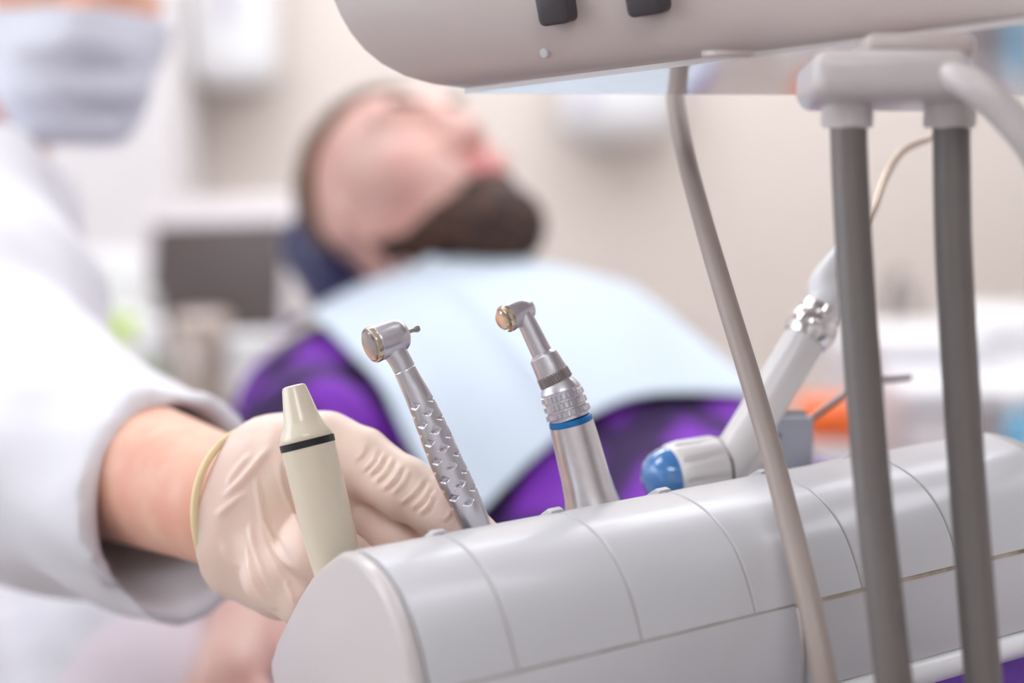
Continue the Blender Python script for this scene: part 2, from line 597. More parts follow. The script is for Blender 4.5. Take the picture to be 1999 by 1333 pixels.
# lower panels
low = hood_sub([(56.8, -32.3), (58.2, -37), (59.5, -44), (60.3, -53), (60.3, -62), (59.4, -71), (57.5, -80), (53, -88)], 3)
low2 = hood_sub([(55.8, -32.3), (57.0, -37), (58.2, -44), (59, -51), (59.2, -58), (58.8, -65.5)], 3)
o = mk('lower_panel', *shell(.003, .1515, low, 3., 2.2), M['plastic'], hold, sharp=60)
o = mk('lower_panel', *shell(.1545, .297, low2, 3., .5), M['plastic'], hold, sharp=60)
rail = hood_sub([(58.0, -66.2), (61, -67.2), (62.5, -70), (62.3, -73.5), (60, -76.5), (56, -77.5)], 4)
mk('grip_rail', *shell(.1545, .297, rail, 2.4, .5), M['white'], hold, sharp=60)
# dividers that stand a little proud of the ridge
def plate(u0, u1, poly, bev=.8):
    bm = bmesh.new()
    lo_ = [bm.verts.new(tuple(BP(u0, p[0] / 1000, p[1] / 1000))) for p in poly]
    hi_ = [bm.verts.new(tuple(BP(u1, p[0] / 1000, p[1] / 1000))) for p in poly]
    f0 = bm.faces.new(lo_); f1 = bm.faces.new(hi_[::-1])
    n = len(poly)
    for k in range(n):
        bm.faces.new((lo_[k], hi_[k], hi_[(k + 1) % n], lo_[(k + 1) % n]))
    bmesh.ops.recalc_face_normals(bm, faces=list(bm.faces))
    if bev:
        es = list(set(f0.edges) | set(f1.edges))
        bmesh.ops.bevel(bm, geom=es, offset=bev / 1000, segments=4, profile=.5, affect='EDGES')
    return bmdata(bm)
for a in seams[1:-1]:
    poly = [(-2, -4.5), (-2, .4), (-5, .5), (-10, -2.6), (-17, -7.5), (-30, -16), (-48, -31), (-52, -40), (-52, -60), (-4, -60)]
    mk('divider', *plate(a - .0035, a + .0030, poly, 1.2), M['plastic'], hold, sharp=50)
# end caps
back = [(53, -90), (-92, -90), (-99, -82), (-98, -76), (-88, -64), (-72, -49), (-55, -34), (-38, -20.5), (-27, -13.5)]
capouter = [tuple(p) for p in hood_sub(hood[2:], 3)] + [tuple(p) for p in low[1::3]]
cap = mk('end_cap', *plate(-.0035, .0028, capouter + back, 2.4), M['plastic_warm'], hold, sharp=50)
lathe('boss', BP(-.0035, .0135, -.0705), -du, [(0, .0215), (.0012, .0215), (.002, .0205), (.0022, .018), (.0014, .0165), (.0014, 0)], M['plastic_warm'], cap)
mk('end_cap', *plate(.2972, .304, capouter + back, 4), M['plastic_warm'], hold, sharp=50)
# floor shelf with back lip
mk('shelf', *plate(.0028, .2972, [(50, -82), (-90, -82), (-94, -77), (-94, -74), (-88, -78), (50, -78)], 0), M['plastic_warm'], hold, smooth=False)
# link arm rising at the right end towards the console
sweep('link_arm', [BP(.30, -.02, -.05), BP(.34, -.02, -.045), BP(.372, -.02, -.01), BP(.380, -.02, .06), BP(.380, -.02, .15), BP(.380, -.02, .24)], .0125, M['plastic_warm'], hold)

# ------------------------------------------------------------------ delivery console overhead
cons = thing('delivery_console', (1.15, .95, 0), 'grey-white overhead delivery console with rounded left end, hanging above the instruments', 'dental console')
lvl = [ # (left px, left py, near-right py at px 2150, far-right py at px 2150)
    (905, 172, 14, 178), (845, 164, 9, 176), (790, 148, 0, 173), (745, 124, -12, 168), (712, 97, -26, 160), (685, 64, -44, 150), (665, 30, -62, 138), (652, 0, -80, 124), (640, -40, -105, 100), (633, -90, -140, 60), (632, -160, -190, 0), (640, -300, -300, -110), (670, -380, -370, -200)]
rows = []
for (lx, ly, ny, fy) in lvl:
    Lp = W(lx, ly, .60)
    Np = W(2150, ny, .455)
    Fp = W(2150, fy, .63)
    Fl = Lp + (Fp - W(905, 178, .60)) * .0 + (Fp - Np) * .0
    # footprint loop: near edge from tip to right, right side, far edge back to the tip, rounded tip
    row = []
    near = [Lp + (Np - Lp) * t for t in np.linspace(.03, 1, 14)]
    far = [Fp + (Lp - Fp) * t for t in np.linspace(0, .97, 14)]
    row = near + far + [Lp]
    rows.append(row)
n = len(rows[0])
vs = [p for r in rows for p in r]
fs = []
for i in range(len(rows) - 1):
    for k in range(n):
        k2 = (k + 1) % n
        fs.append((i * n + k, i * n + k2, (i + 1) * n + k2, (i + 1) * n + k))
fs.append(tuple((len(rows) - 1) * n + k for k in range(n)))
fs.append(tuple(range(n))[::-1])
body_faces = list(fs)
shell_o = mk('console_body', vs, fs, M['console'], cons, sharp=55)
# glossy underside plate with its thin rim
bot = rows[0]
cen = np.mean(bot, 0)
pl = [p + (cen - p) * .004 for p in bot]
vs = pl + [p - V(0, 0, .0022) for p in pl]
fs = [tuple(range(n)), tuple(range(n, 2 * n))[::-1]] + [(k, n + k, n + (k + 1) % n, (k + 1) % n) for k in range(n)]
mk('underside_plate', vs, fs, M['gloss'], cons, sharp=30)
# plane of the near face, for things mounted on it
from mathutils.bvhtree import BVHTree
bvh = BVHTree.FromPolygons([Vector(p) for r in rows for p in r], [tuple(q) for q in body_faces])
def face_pt(px, py):
    o = V(0, 0, CAMZ); d = nrm(W(px, py, 1.) - o)
    p, nn, _, _ = bvh.ray_cast(Vector(o), Vector(d))
    nn = V(*nn); 
    return V(*p), (-nn if nn @ d > 0 else nn)
nface = face_pt(1180, 30)[1]
xd = nrm(rows[0][13] - rows[0][0]); xd = nrm(xd - nface * (xd @ nface)); yd = np.cross(nface, xd)
for (px, py, w_, h_) in ((1094, 6, .0135, .0150), (1272, -8, .0150, .0130)):
    p, _ = face_pt(px, py)
    k = box('knob', p + nface * .003, (w_, h_, .012), M['dark'], cons, bev=.0025, R=np.stack([xd, yd, nface], 1), seg=3)
    tag(k, 'dark grey rubber button')
p, _ = face_pt(1064, 103)
lathe('screw_cap', p - nface * .001, nface, [(0, .0021), (.0014, .0021), (.002, .0015), (.0021, 0)], M['plastic'], cons, seg=20)
p = W(1420, 122, .515)
lathe('foot', p + V(0, 0, .004), (0, 0, -1), [(0, .0095), (.0015, .0095), (.0024, .0085), (.0024, 0)], M['console'], cons, seg=24)
for px, py in ((1560, 166), (1133, 164)):
    p = W(px, py, .618)
    box('rubber_foot', p, (.0055, .006, .0032), M['black'], cons, bev=.0008)
# hose bracket with two ferrules
bx = lambda a, b, c: (a - b) / 2
br = []
zc = .482
def hexa(px0, py0, px1, py1, z0, z1):
    c = [W(px0, py0, z0), W(px1, py0, z0), W(px1, py1, z0), W(px0, py1, z0), W(px0, py0, z0), W(px1, py0, z0), W(px1, py1, z0), W(px0, py1, z0)]
    dd = C2W(0, 0, 1) * (z1 - z0)
    for i in range(4, 8): c[i] = c[i] + dd
    return c
def hexbox(name, c, m, parent, bev):
    bm = bmesh.new(); q = [bm.verts.new(tuple(p)) for p in c]
    for f_ in ((0, 1, 2, 3), (7, 6, 5, 4), (0, 4, 5, 1), (1, 5, 6, 2), (2, 6, 7, 3), (3, 7, 4, 0)): bm.faces.new([q[i] for i in f_])
    bmesh.ops.recalc_face_normals(bm, faces=list(bm.faces))
    bmesh.ops.bevel(bm, geom=list(bm.edges), offset=bev, segments=5, profile=.5, affect='EDGES')
    v, f = bmdata(bm)
    return mk(name, v, f, m, parent, sharp=60)
brk = hexbox('hose_bracket', hexa(1588, 90, 1906, 190, .468, .502), M['plastic_warm'], cons, .006)
hexbox('mount', hexa(1690, 60, 1912, 110, .472, .50), M['console'], cons, .004)
for px in (1656, 1857):
    p = W(px, 170, .486)
    lathe('ferrule', p, (0, 0, -1), [(0, .0083), (.002, .0086), (.0128, .0088), (.0138, .0082), (.0138, 0)], M['plastic_warm'], brk, seg=40)
sweep('elbow_pipe', [W(1790, 138, .486), W(1850, 148, .472), W(1905, 172, .464), W(1960, 218, .462), W(2020, 292, .462), W(2075, 400, .468), W(2110, 540, .485), BP(.345, .02, .03), BP(.325, .02, -.02), BP(.303, .02, -.035)], .0056, M['plastic_warm'], cons, seg=24)
# side link that meets the holder's arm, and the supporting column outside the view
sweep('link_sleeve', [BP(.380, -.02, .19), BP(.380, -.02, .30)], [.015, .015], M['console'], cons, smooth=False, seg=32)
top = np.mean(rows[-1], 0)
sweep('support_arm', [top + V(.05, .02, -.02), top + V(.12, .1, .06), V(.75, .9, 1.6), V(1.1, .95, 1.6), V(1.15, .95, 1.5)], .035, M['console'], cons, seg=24)
lathe('column', (1.15, .95, 0), (0, 0, 1), [(0, .22), (.03, .22), (.045, .2), (.05, .06), (1.5, .05), (1.56, .045), (1.56, 0)], M['console'], cons, seg=40)

# ------------------------------------------------------------------ hoses
def hose(label, pts, r, m, endlabel=None):
    o = sweep('instrument_hose', pts, r, m, None, seg=28, n=14)
    return tag(o, label, 'hose', 'supply hoses of the delivery unit')
hose('thick grey hose hanging from the left ferrule, nearer the slim taupe hose',
     [W(1656, 240, .486), W(1659, 330, .486), W(1668, 500, .485), W(1686, 750, .483), W(1708, 1000, .48), W(1745, 1333, .474), W(1762, 1480, .475), W(1770, 1640, .50), W(1740, 1730, .56), W(1690, 1680, .62), BP(.157, -.04, -.09)], .00625, M['hose'])
hose('thick grey hose hanging from the right ferrule, nearest the right edge',
     [W(1857, 240, .486), W(1858, 330, .486), W(1862, 500, .486), W(1876, 750, .486), W(1893, 1000, .484), W(1920, 1333, .478), W(1934, 1480, .48), W(1935, 1640, .51), W(1890, 1720, .58), W(1830, 1640, .64), BP(.206, -.04, -.09)], .00625, M['hose'])
hose('slim taupe hose curving down across the front of the white holder',
     [W(1338, 20, .69), W(1322, 100, .665), W(1316, 178, .645), W(1338, 300, .61), W(1372, 430, .585), W(1416, 580, .565), W(1462, 730, .55), W(1508, 890, .535), W(1546, 1040, .52), W(1580, 1180, .505), W(1612, 1333, .495), W(1632, 1460, .495), W(1630, 1600, .52), W(1580, 1680, .57), W(1500, 1640, .62), BP(.108, -.04, -.09)], [.0040] * 2 + [.0041] * 3 + [.0042] * 3 + [.0044] * 8, M['hose_thin'])

# ------------------------------------------------------------------ intraoral camera (cream stick)
p_base = BP(.014, -.055, -.070)
p_top = W(572, 755, .558)
ax = nrm(p_top - W(655, 1100, .556))
p_top_c = W(573, 752, .556)
ic = thing('intraoral_camera', W(672, 1180, .556), 'cream plastic wand with tapered tip and black ring beside the glove', 'dental wand')
Lw = np.linalg.norm(W(655, 1100, .556) - p_top_c)
q0 = p_top_c - ax * (Lw + .022)
tot = Lw + .022
k = FPX / .556 / 1000.
ring_t = tot - .0232
lathe('wand_body', q0, ax, [(0, .0092), (.02, .0096), (tot - .06, .0104), (ring_t - .012, .0106), (ring_t - .0014, .01065)], M['cream'], ic)
lathe('black_ring', q0, ax, [(ring_t - .0016, .0102), (ring_t - .0014, .01085), (ring_t + .0012, .01085), (ring_t + .0014, .0102)], M['black'], ic)
lathe('tip_cone', q0, ax, [(ring_t + .0012, .0104), (ring_t + .002, .0106), (ring_t + .004, .0100), (ring_t + .007, .0082), (ring_t + .0095, .0072), (tot - .0016, .0049), (tot - .0005, .0045), (tot, .0036), (tot + .0001, 0)], M['cream'], ic)

tmk = min(np.linspace(.01, tot, 400), key=lambda t_: abs(PX(q0 + ax * t_)[1] - 928))
nd = C2W(.22, 0, -1.); nd = nrm(nd - ax * (nd @ ax))
lathe('embossed_mark', q0 + ax * tmk + nd * .01035, nd, [(-.0006, .0018), (.0001, .0018), (.00022, .0015), (.0001, .0011), (-.0006, .0011)], M['cream'], ic, seg=24)
# ------------------------------------------------------------------ high-speed handpiece
hs = thing('high_speed_handpiece', BP(.063, -.03, -.06), 'slim satin steel drill handpiece with dimpled grip and small bur at its head', 'dental handpiece')
hc = W(752, 664, .552)                       # centre of head
hax = nrm(W(722, 674, .5485) - W(783, 652, .5555))  # head axis, towards the button face
px_ = lambda n: n / (FPX / .552)
head = [(-.0098, 0), (-.0096, .0028), (-.0086, .0050), (-.0068, .0064), (-.004, .0070), (0, .0071), (.0036, .0070), (.0046, .0068)]
lathe('head', hc, hax, [tuple(p) for p in catmull(np.array(head), 5)], M['satin'], hs, seg=64, sharp=70)
lathe('rim', hc, hax, [(.0044, .0066), (.0046, .0071), (.0058, .0072), (.0066, .0070), (.0068, .0064), (.0060, .0062)], M['brass'], hs, seg=64)
lathe('push_button', hc, hax, [(.0048, .0063), (.0067, .0062), (.0074, .0056), (.0076, .0040), (.0076, 0)], M['steel'], hs, seg=64)
bur = lathe('bur', hc, -hax, [(.0090, .0008), (.0130, .0008), (.0132, .0011), (.0146, .0014), (.0154, .0012), (.0158, .0005), (.0158, 0)], M['steel'], hs, seg=16)
hpts = [W(763, 676, .5525), W(782, 705, .553), W(800, 742, .5535), W(824, 790, .554), W(850, 850, .555), W(876, 912, .556), W(903, 968, .557), W(926, 1018, .558), W(944, 1070, .559), W(958, 1130, .56)]
C = catmull(np.array([list(a) for a in hpts]), 24)
seglen = np.concatenate([[0], np.cumsum(np.linalg.norm(np.diff(C, axis=0), axis=1))])
tt = seglen / seglen[-1]
rr = np.interp(tt, [0, .08, .12, .16, .25, .40, .58, .72, .85, 1.], [.0046, .0044, .0044, .0046, .0053, .0062, .0066, .0062, .0052, .0046])
pits = []
Ltot = seglen[-1]
for j in range(12):
    t0 = .25 + j * .0385
    for i in range(4):
        a0 = (i + (.5 if j % 2 else 0)) * 2 * math.pi / 4 + .35
        pits.append((t0, a0))
def hs_mod(t, a, r):
    # wedge-shaped grip dents
    if t < .2 or t > .7: return 0
    o_ = 0
    for (t0, a0) in pits:
        dt = (t - t0) * Ltot
        if abs(dt) > .0034: continue
        da = (a - a0 + math.pi) % (2 * math.pi) - math.pi
        ds = da * r
        if abs(ds) > .0034: continue
        q = max(abs(ds) / .0027 + max(dt, 0) / .0014, abs(ds) / .0027 + max(-dt, 0) / .0021)
        if q < 1: o_ = max(o_, (1 - q) * .0016)
    return -o_
n_ = 420
ti = np.linspace(0, 1, n_)
Ci = np.stack([np.interp(ti, tt, C[:, j]) for j in range(3)], 1)
Ri = np.interp(ti, tt, rr)
for g in (.105,):                                    # fine joint groove below the neck
    Ri = Ri - .00025 * np.exp(-((ti - g) / .0022) ** 2)
v, f = sweepdata(Ci, Ri, seg=96, smooth=False, rmod=hs_mod)
mk('grip', v, f, M['satin'], hs, sharp=28)

# ------------------------------------------------------------------ contra-angle handpiece on its motor
cz = .572
cp = thing('contra_angle_handpiece', BP(.113, -.03, -.06), 'stepped steel handpiece with knurled collar and blue ring on flared motor', 'dental handpiece')
a0 = W(1020, 612, cz); a1 = W(1062, 697, cz)
ch = W(1006, 613, cz)
cax = nrm(W(985, 625, cz - .005) - W(1040, 597, cz + .003))
lathe('head', ch, cax, [(-.0080, 0), (-.0078, .0036), (-.0070, .0044), (-.003, .0052), (.002, .0055), (.0042, .0054)], M['satin'], cp, seg=56)
lathe('rim', ch, cax, [(.0038, .0052), (.0040, .0057), (.0052, .0056), (.0060, .0048), (.0056, .0042)], M['brass'], cp, seg=56)
lathe('push_button', ch, cax, [(.004, .0040), (.0070, .0040), (.0076, .0035), (.0078, .002), (.0078, 0)], M['brass'], cp, seg=40)
nk = nrm(a1 - a0); 
lathe('neck', a0 - nk * .002, nk, [(0, .0034), (.004, .0037), (.012, .0040), (np.linalg.norm(a1 - a0) + .002, .0043)], M['satin'], cp, seg=40)
b0 = W(1058, 690, cz); b1 = W(1090, 752, cz)
bn = nrm(b1 - b0); bl = np.linalg.norm(b1 - b0)
lathe('elbow_joint', b0, bn, [(-.0006, .0030), (0, .0046), (.0012, .0058), (.006, .0063), (bl * .62, .0066), (bl, .0062)], M['satin'], cp, seg=48)
def knurl(n, d): return lambda t, a, r: d * (1 if math.sin(a * n) > .2 else 0) if r > .004 else 0
lathe('knurled_ring', b0 + bn * (bl * .60), bn, [(0, .0064), (.0004, .0068), (.0040, .0070), (.0046, .0066)], M['gun'], cp, seg=180, rmod=knurl(36, -.0003), sharp=20)
c0 = W(1088, 742, cz); c1 = W(1113, 817, cz)
cn = nrm(c1 - c0); cl = np.linalg.norm(c1 - c0)
lathe('collar', c0, cn, [(0, .0040), (.0004, .0062), (.0030, .0078), (.0044, .0083), (.0048, .0080), (cl, .0080)], M['satin'], cp, seg=56)
for i in range(3):
    t0 = .0050 + i * (cl - .0056) / 3.0
    h_ = (cl - .0056) / 3 * .86
    lathe('grip_ring', c0 + cn * t0, cn, [(0, .0079), (.0005, .0087 + .0002 * i), (h_ - .0005, .0088 + .0002 * i), (h_, .0079)], M['satin'], cp, seg=168, rmod=knurl(28, -.0005), sharp=20)
e1 = W(1163, 1010, cz + .004)
en = nrm(e1 - c1); el = np.linalg.norm(e1 - c1)
tag(lathe('blue_ring', c1, en, [(-.0004, .0082), (0, .0088), (.0019, .0090), (.0022, .0084)], M['blue'], cp, seg=56), 'blue anodised ring')
lathe('motor_body', c1, en, [(.0019, .0080), (.0021, .0089), (.010, .0094), (.024, .0099), (.032, .0106), (.038, .0118), (.043, .0128), (.06, .0128), (.062, .012), (.062, 0)], M['satin2'], cp, seg=64)

# ------------------------------------------------------------------ air-water syringe
sy = thing('air_water_syringe', W(1440, 1000, .64), 'pearl white three-way syringe with chrome collar, bent steel tip and blue dome button', 'dental syringe')
s0 = W(1432, 890, .628); s1 = W(1574, 658, .636)
sn = nrm(s1 - s0); sl = np.linalg.norm(s1 - s0)
lathe('handle', s0 - sn * .012, sn, [(0, .0088), (.01, .0092), (sl + .012, .0093)], M['pearl'], sy, seg=48)
lathe('chrome_collar', s1, sn, [(-.0016, .0088), (-.0012, .0100), (.002, .0112), (.006, .0116), (.009, .0110), (.0104, .0102), (.0108, .0096), (.0114, .0096), (.0118, .0100), (.0150, .0098), (.0154, .0090)], M['chrome'], sy, seg=64)
s2 = s1 + sn * .0150
nozz = [s2, s2 + sn * .006, W(1614, 556, .642), W(1634, 515, .646), W(1652, 480, .65)]
sweep('nozzle', nozz, [.0090, .0088, .0080, .0060, .0032], M['white'], sy, seg=36, round_ends=False)
sweep('steel_tip', [W(1648, 488, .649), W(1668, 462, .652), W(1702, 418, .66), W(1722, 362, .665), W(1742, 322, .668), W(1762, 296, .67), W(1790, 280, .672), W(1822, 268, .674), W(1850, 262, .676)], .0016, M['brass'], sy, seg=16)
# trigger block with dimpled dial and blue dome
k0 = W(1290, 927, .622); k1 = W(1480, 892, .640)
kn = nrm(k0 - k1)
def scallop(t, a, r):
    return -.0022 * max(0, math.cos(a * 9)) ** 2 if (.003 < t < .019 and r > .009) else 0
dial0 = W(1400, 912, .630)
lathe('dial', dial0, kn, [(0, .0105), (.0004, .0138), (.002, .0144), (.018, .0147), (.0224, .0140), (.0248, .0122), (.0248, 0)], M['pearl'], sy, seg=120, rmod=scallop, sharp=50)
dome = W(1322, 925, .624)
lathe('dome_button', dial0 + kn * .024, kn, [(0, .0128), (.003, .0125), (.006, .0113), (.009, .0089), (.0112, .0053), (.012, 0)], M['bluedome'], sy, seg=48)
lathe('seam_ring', dial0 + kn * .0004, -kn, [(0, .0132), (.0016, .0132)], M['dark'], sy, seg=48)
lathe('trigger_block', dial0 - kn * .0011, -kn, [(0, .0126), (.0006, .0131), (.003, .0129), (.010, .0098), (.018, .0066), (.022, .0045), (.022, 0)], M['pearl'], sy, seg=48)
lathe('grip_stem', W(1440, 905, .632), nrm(BP(.157, -.03, -.06) - W(1440, 905, .632)), [(0, .0085), (.03, .009), (.07, .008), (.072, 0)], M['pearl'], sy, seg=32)

# ------------------------------------------------------------------ metal bracket with a bent rod behind the syringe
mb = thing('rod_bracket', BP(.20, -.06, -.06), 'blue-grey metal block carrying a thin bent rod, behind the white syringe handle', 'bracket')
hexbox('block', hexa(1512, 812, 1588, 990, .665, .682), M['greybox'], mb, .0012)
hexbox('top_cap', hexa(1528, 800, 1576, 816, .668, .68), M['gun'], mb, .001)
sweep('rod', [W(1572, 826, .672), W(1600, 805, .675), W(1640, 778, .68), W(1680, 754, .685), W(1712, 742, .69), W(1740, 740, .695), W(1777, 737, .70)], .0016, M['gun'], mb, seg=14)
lathe('screw', W(1521, 850, .6652), C2W(0, 0, -1), [(0, .0012), (.0005, .0011), (.0006, 0)], M['dark'], mb, seg=16)

# ------------------------------------------------------------------ head builder (local frame: x side, y forward, z crown)
def head_field(O, f, h, s=1.0, cheeks=1.):
    f = nrm(f); h = nrm(np.asarray(h) - f * (np.asarray(h) @ f)); r = np.cross(f, h)
    R = np.stack([r, f, h], 1)
    L = lambda x, y, z: O + R @ (V(x, y, z) * s)
    F = Field()
    E = lambda c, rad, k=.015, neg=False, RR=R: F.e(L(*c), V(*rad) * s, RR, k * s, neg)
    E((0, -.012, .032), (.074, .090, .082))
    E((0, .022, -.015), (.066, .072, .092), .03)
    for sx in (-1, 1):
        F.c(L(sx * .052, -.005, -.055), L(sx * .018, .068, -.102), .020 * s, .017 * s, .03 * s)
        E((sx * .042, .062, -.028), (.026, .024, .026), .03)
    E((0, .073, -.103), (.022, .02, .018), .025)
    E((0, .08, .03), (.052, .016, .016), .025)
    for sx in (-1, 1):
        E((sx * .033, .103, .004), (.019, .020, .014), .018, True)
        E((sx * .032, .078, .003), (.0155, .012, .0115), .006)
    F.c(L(0, .094, .012), L(0, .112, -.030), .0085 * s, .0125 * s, .014 * s)
    for sx in (-1, 1): E((sx * .012, .102, -.036), (.009, .011, .008), .008)
    E((0, .09, -.066), (.026, .012, .016), .015)
    for sx in (-1, 1):
        E((sx * .080, -.012, -.008), (.009, .020, .033), .008)
        E((sx * .088, -.008, -.006), (.006, .011, .020), .006, True)
    return F, L, R


def local(P, O, R, s):
    return (P - O) @ R / s


# ------------------------------------------------------------------ patient
SH = V(-.035, 1.375, .948)                   # centre between the shoulders
Fh = nrm(V(.46, -.888, 0)); Lh = V(.888, .46, 0)    # towards the feet / patient's left
Ft = nrm(Fh * .965 + V(0, 0, -.26)); Nt = nrm(np.cross(Lh, Ft))
if Nt[2] < 0: Nt = -Nt
PB = lambda l, f, n: SH + Lh * l + Ft * f + Nt * n
HEADC = W(790, 392, 1.5)
pf = C2W(.43, -.68, -.59); ph = C2W(-.50, -.75, .43)
HS = 1.12
Fhd, LHd, RHd = head_field(HEADC, pf, ph, HS)
NB = PB(0, -.03, .03)
RT = np.stack([Lh, Ft, Nt], 1)
body = Field(); body.p = list(Fhd.p)
body.c(LHd(0, -.02, -.05), NB, .056, .062, .04)
torso = Field()
torso.e(PB(0, .12, 0), (.185, .21, .115), RT, .06)
torso.e(PB(0, .36, -.01), (.165, .21, .11), RT, .08)
torso.c(PB(-.165, .02, -.005), PB(.165, .02, -.005), .062, .062, .06)
pel = PB(0, .50, -.02)
torso.e(pel, (.17, .13, .115), RT, .08)
# arms
RSh, LSh = PB(-.165, .04, -.02), PB(.168, .04, -.02)
REl = W(600, 880, 1.15); RWr = W(500, 1170, 1.02)
LEl = PB(.185, .29, -.03); LWr = PB(.10, .50, .10)
arms = Field()
arms.c(RSh, REl, .055, .044, .05); arms.c(REl, REl + (RWr - REl) * .35, .044, .041, .03)
arms.c(LSh, LEl, .055, .044, .05); arms.c(LEl, LEl + (LWr - LEl) * .8, .044, .036, .03)
fore = Field()
fore.c(REl, RWr, .038, .027, .02); fore.c(LEl, LWr, .038, .027, .02)
for a, d in ((RWr, nrm(RWr - REl)), (LWr, nrm(LWr - LEl))):
    side = nrm(np.cross(d, (0, 0, 1)))
    fore.c(a, a + d * .07, .027, .026, .02)
    for q, (o_, ln) in enumerate(((-.027, .062), (-.009, .075), (.009, .072), (.026, .055))):
        b_ = a + d * .085 + side * o_
        fore.c(b_, b_ + d * ln * .55 + V(0, 0, -.008), .0095, .0088, .006)
        fore.c(b_ + d * ln * .55 + V(0, 0, -.008), b_ + d * ln * .9 + V(0, 0, -.03), .0088, .0078, .006)
    fore.c(a + d * .02 - side * .02, a + d * .06 - side * .055 + V(0, 0, -.015), .013, .010, .012)
legs = Field()
KN = {}
for sx in (-1, 1):
    hip = pel + Lh * sx * .09
    kn = hip + Fh * .42 + V(0, 0, -.02); an = kn + Fh * .40 + V(0, 0, -.10)
    legs.c(hip, kn, .085, .06, .05); legs.c(kn, an, .058, .042, .04)
    KN[sx] = (hip, kn, an)
full = Field(); full.p = body.p + torso.p + arms.p + fore.p + legs.p
for sx in (-1, 1):
    an = KN[sx][2]; full.c(an, an + Fh * .05 + V(0, 0, .16), .04, .03, .03)
h = .0055
D, lo, ax_ = full.grid(h)
v, f = nets(D, lo, h); v = relax(v, f, 1)
pat = thing('person', tuple(pel - V(0, 0, .12)), 'bearded person in a purple shirt lying back in the navy chair, face turned upward', 'person')
bodyo = mk('body', v, f, M['face'], pat, sharp=0)
# hair and beard follow the head surface
hl = HEADC - .16; hu = HEADC + .16
def headshell(name, m, grow, region, hh=.003, nz=.0015):
    D, lo, ax_ = Fhd.grid(hh, lo=hl, hi=hu)
    G = np.stack(np.meshgrid(*ax_, indexing='ij'), -1)
    q = local(G, HEADC, RHd, HS)
    g, reg = region(q)
    D2 = np.maximum(D - grow * g - nz * wob(G, 260, 3), reg)
    D2 = np.maximum(D2, -(D + .004))
    v, f = nets(D2.astype(np.float32), lo, hh)
    v = relax(v, f, 1)
    return mk(name, v, f, m, pat, sharp=0)
def hair_region(q):
    x, y, z = q[..., 0], q[..., 1], q[..., 2]
    line = np.where(y > .0, .062 + .35 * (y - .0) - 6 * np.clip(abs(x) - .05, 0, 1) * 0, .062 + 1.15 * y)
    line = np.maximum(line, -.075)
    return 1.0, (line - z) * .7
headshell('hair', M['hair'], .009, hair_region)
def beard_region(q):
    x, y, z = q[..., 0], q[..., 1], q[..., 2]
    line = -.076 + np.clip(.035 - y, 0, .1) * .8
    d = np.maximum(z - line, -(y - .002))
    mouth = np.sqrt((x / .030) ** 2 + ((z + .064) / .013) ** 2) - 1
    d = np.maximum(d, -mouth * .012)
    g = np.clip((-.055 - z) / .045, .25, 2.3)
    return g, d * .7
headshell('beard', M['beard'], .011, beard_region, nz=.002)
q = Field()
for sx in (-1, 1): pass
lipf = Field().e(LHd(0, .101, -.060), V(.022, .006, .005) * HS, RHd, .004).e(LHd(0, .099, -.069), V(.02, .006, .0055) * HS, RHd, .004)
D, lo, ax_ = lipf.grid(.0022); v, f = nets(D, lo, .0022)
mk('lips', v, f, M['lip'], pat, sharp=0)
for sx in (-1, 1):
    bf = Field().c(LHd(sx * .016, .096, .026), LHd(sx * .036, .092, .033), .0045, .005, .004).c(LHd(sx * .036, .092, .033), LHd(sx * .054, .075, .026), .005, .003, .004)
    D, lo, ax_ = bf.grid(.0025); v, f = nets(D, lo, .0025)
    mk('eyebrow', v, f, M['hair'], pat, sharp=0)
# shirt
sf = Field(); sf.p = torso.p + arms.p
sf.c(PB(0, -.015, .03), PB(0, .04, .02), .068, .08, .04)
h = .006
D, lo, ax_ = sf.grid(h, grow=.012)
G = np.stack(np.meshgrid(*ax_, indexing='ij'), -1)
D = D + (.004 * wob(G, 38, 5)).astype(np.float32)
v, f = nets(D, lo, h); v = relax(v, f, 1)
mk('shirt', v, f, M['shirt'], pat, sharp=0)
D, lo, ax_ = legs.grid(h, grow=.014)
v, f = nets(D, lo, h)
mk('trousers', v, f, M['pants'], pat, sharp=0)
for sx in (-1, 1):
    an = KN[sx][2]
    sh = Field().c(an + V(0, 0, -.02), an + Fh * .06 + V(0, 0, .17), .052, .045, .03)
    D, lo, ax_ = sh.grid(.006); v, f = nets(D, lo, .006)
    mk('shoe', v, f, M['dark'], pat, sharp=0)

# ------------------------------------------------------------------ bib: a sheet laid on the chest
def drape(P):
    return sf.ev(P, .012)
cornA, cornB, cornC, cornD = W(535, 540, 1.345), W(905, 985, 1.03), W(1490, 735, 1.19), W(1225, 555, 1.41)
nu, nv = 90, 90
uu, vvv = np.meshgrid(np.linspace(0, 1, nu), np.linspace(0, 1, nv), indexing='ij')
G = (cornA * ((1 - uu) * (1 - vvv))[..., None] + cornB * ((1 - uu) * vvv)[..., None] + cornC * (uu * vvv)[..., None] + cornD * (uu * (1 - vvv))[..., None])
start = G + Nt * .20
t = np.zeros(start.shape[:-1])
for _ in range(60):
    d = drape(start - Nt * t[..., None]) - .010
    t = np.minimum(t + np.clip(d, -.02, .03) * .7, .36)
surf = -t
for _ in range(60):                      # stiff paper: relax the height field but never below the shirt
    s_ = surf.copy()
    s_[1:-1, 1:-1] = (surf[2:, 1:-1] + surf[:-2, 1:-1] + surf[1:-1, 2:] + surf[1:-1, :-2]) / 4
    s_[0] = s_[1]; s_[-1] = s_[-2]; s_[:, 0] = s_[:, 1]; s_[:, -1] = s_[:, -2]
    surf = np.maximum(s_, -t)
surf += .006 * np.exp(-((uu - .42 + .1 * vvv) / .03) ** 2) + .004 * np.sin(uu * 9 + vvv * 4)
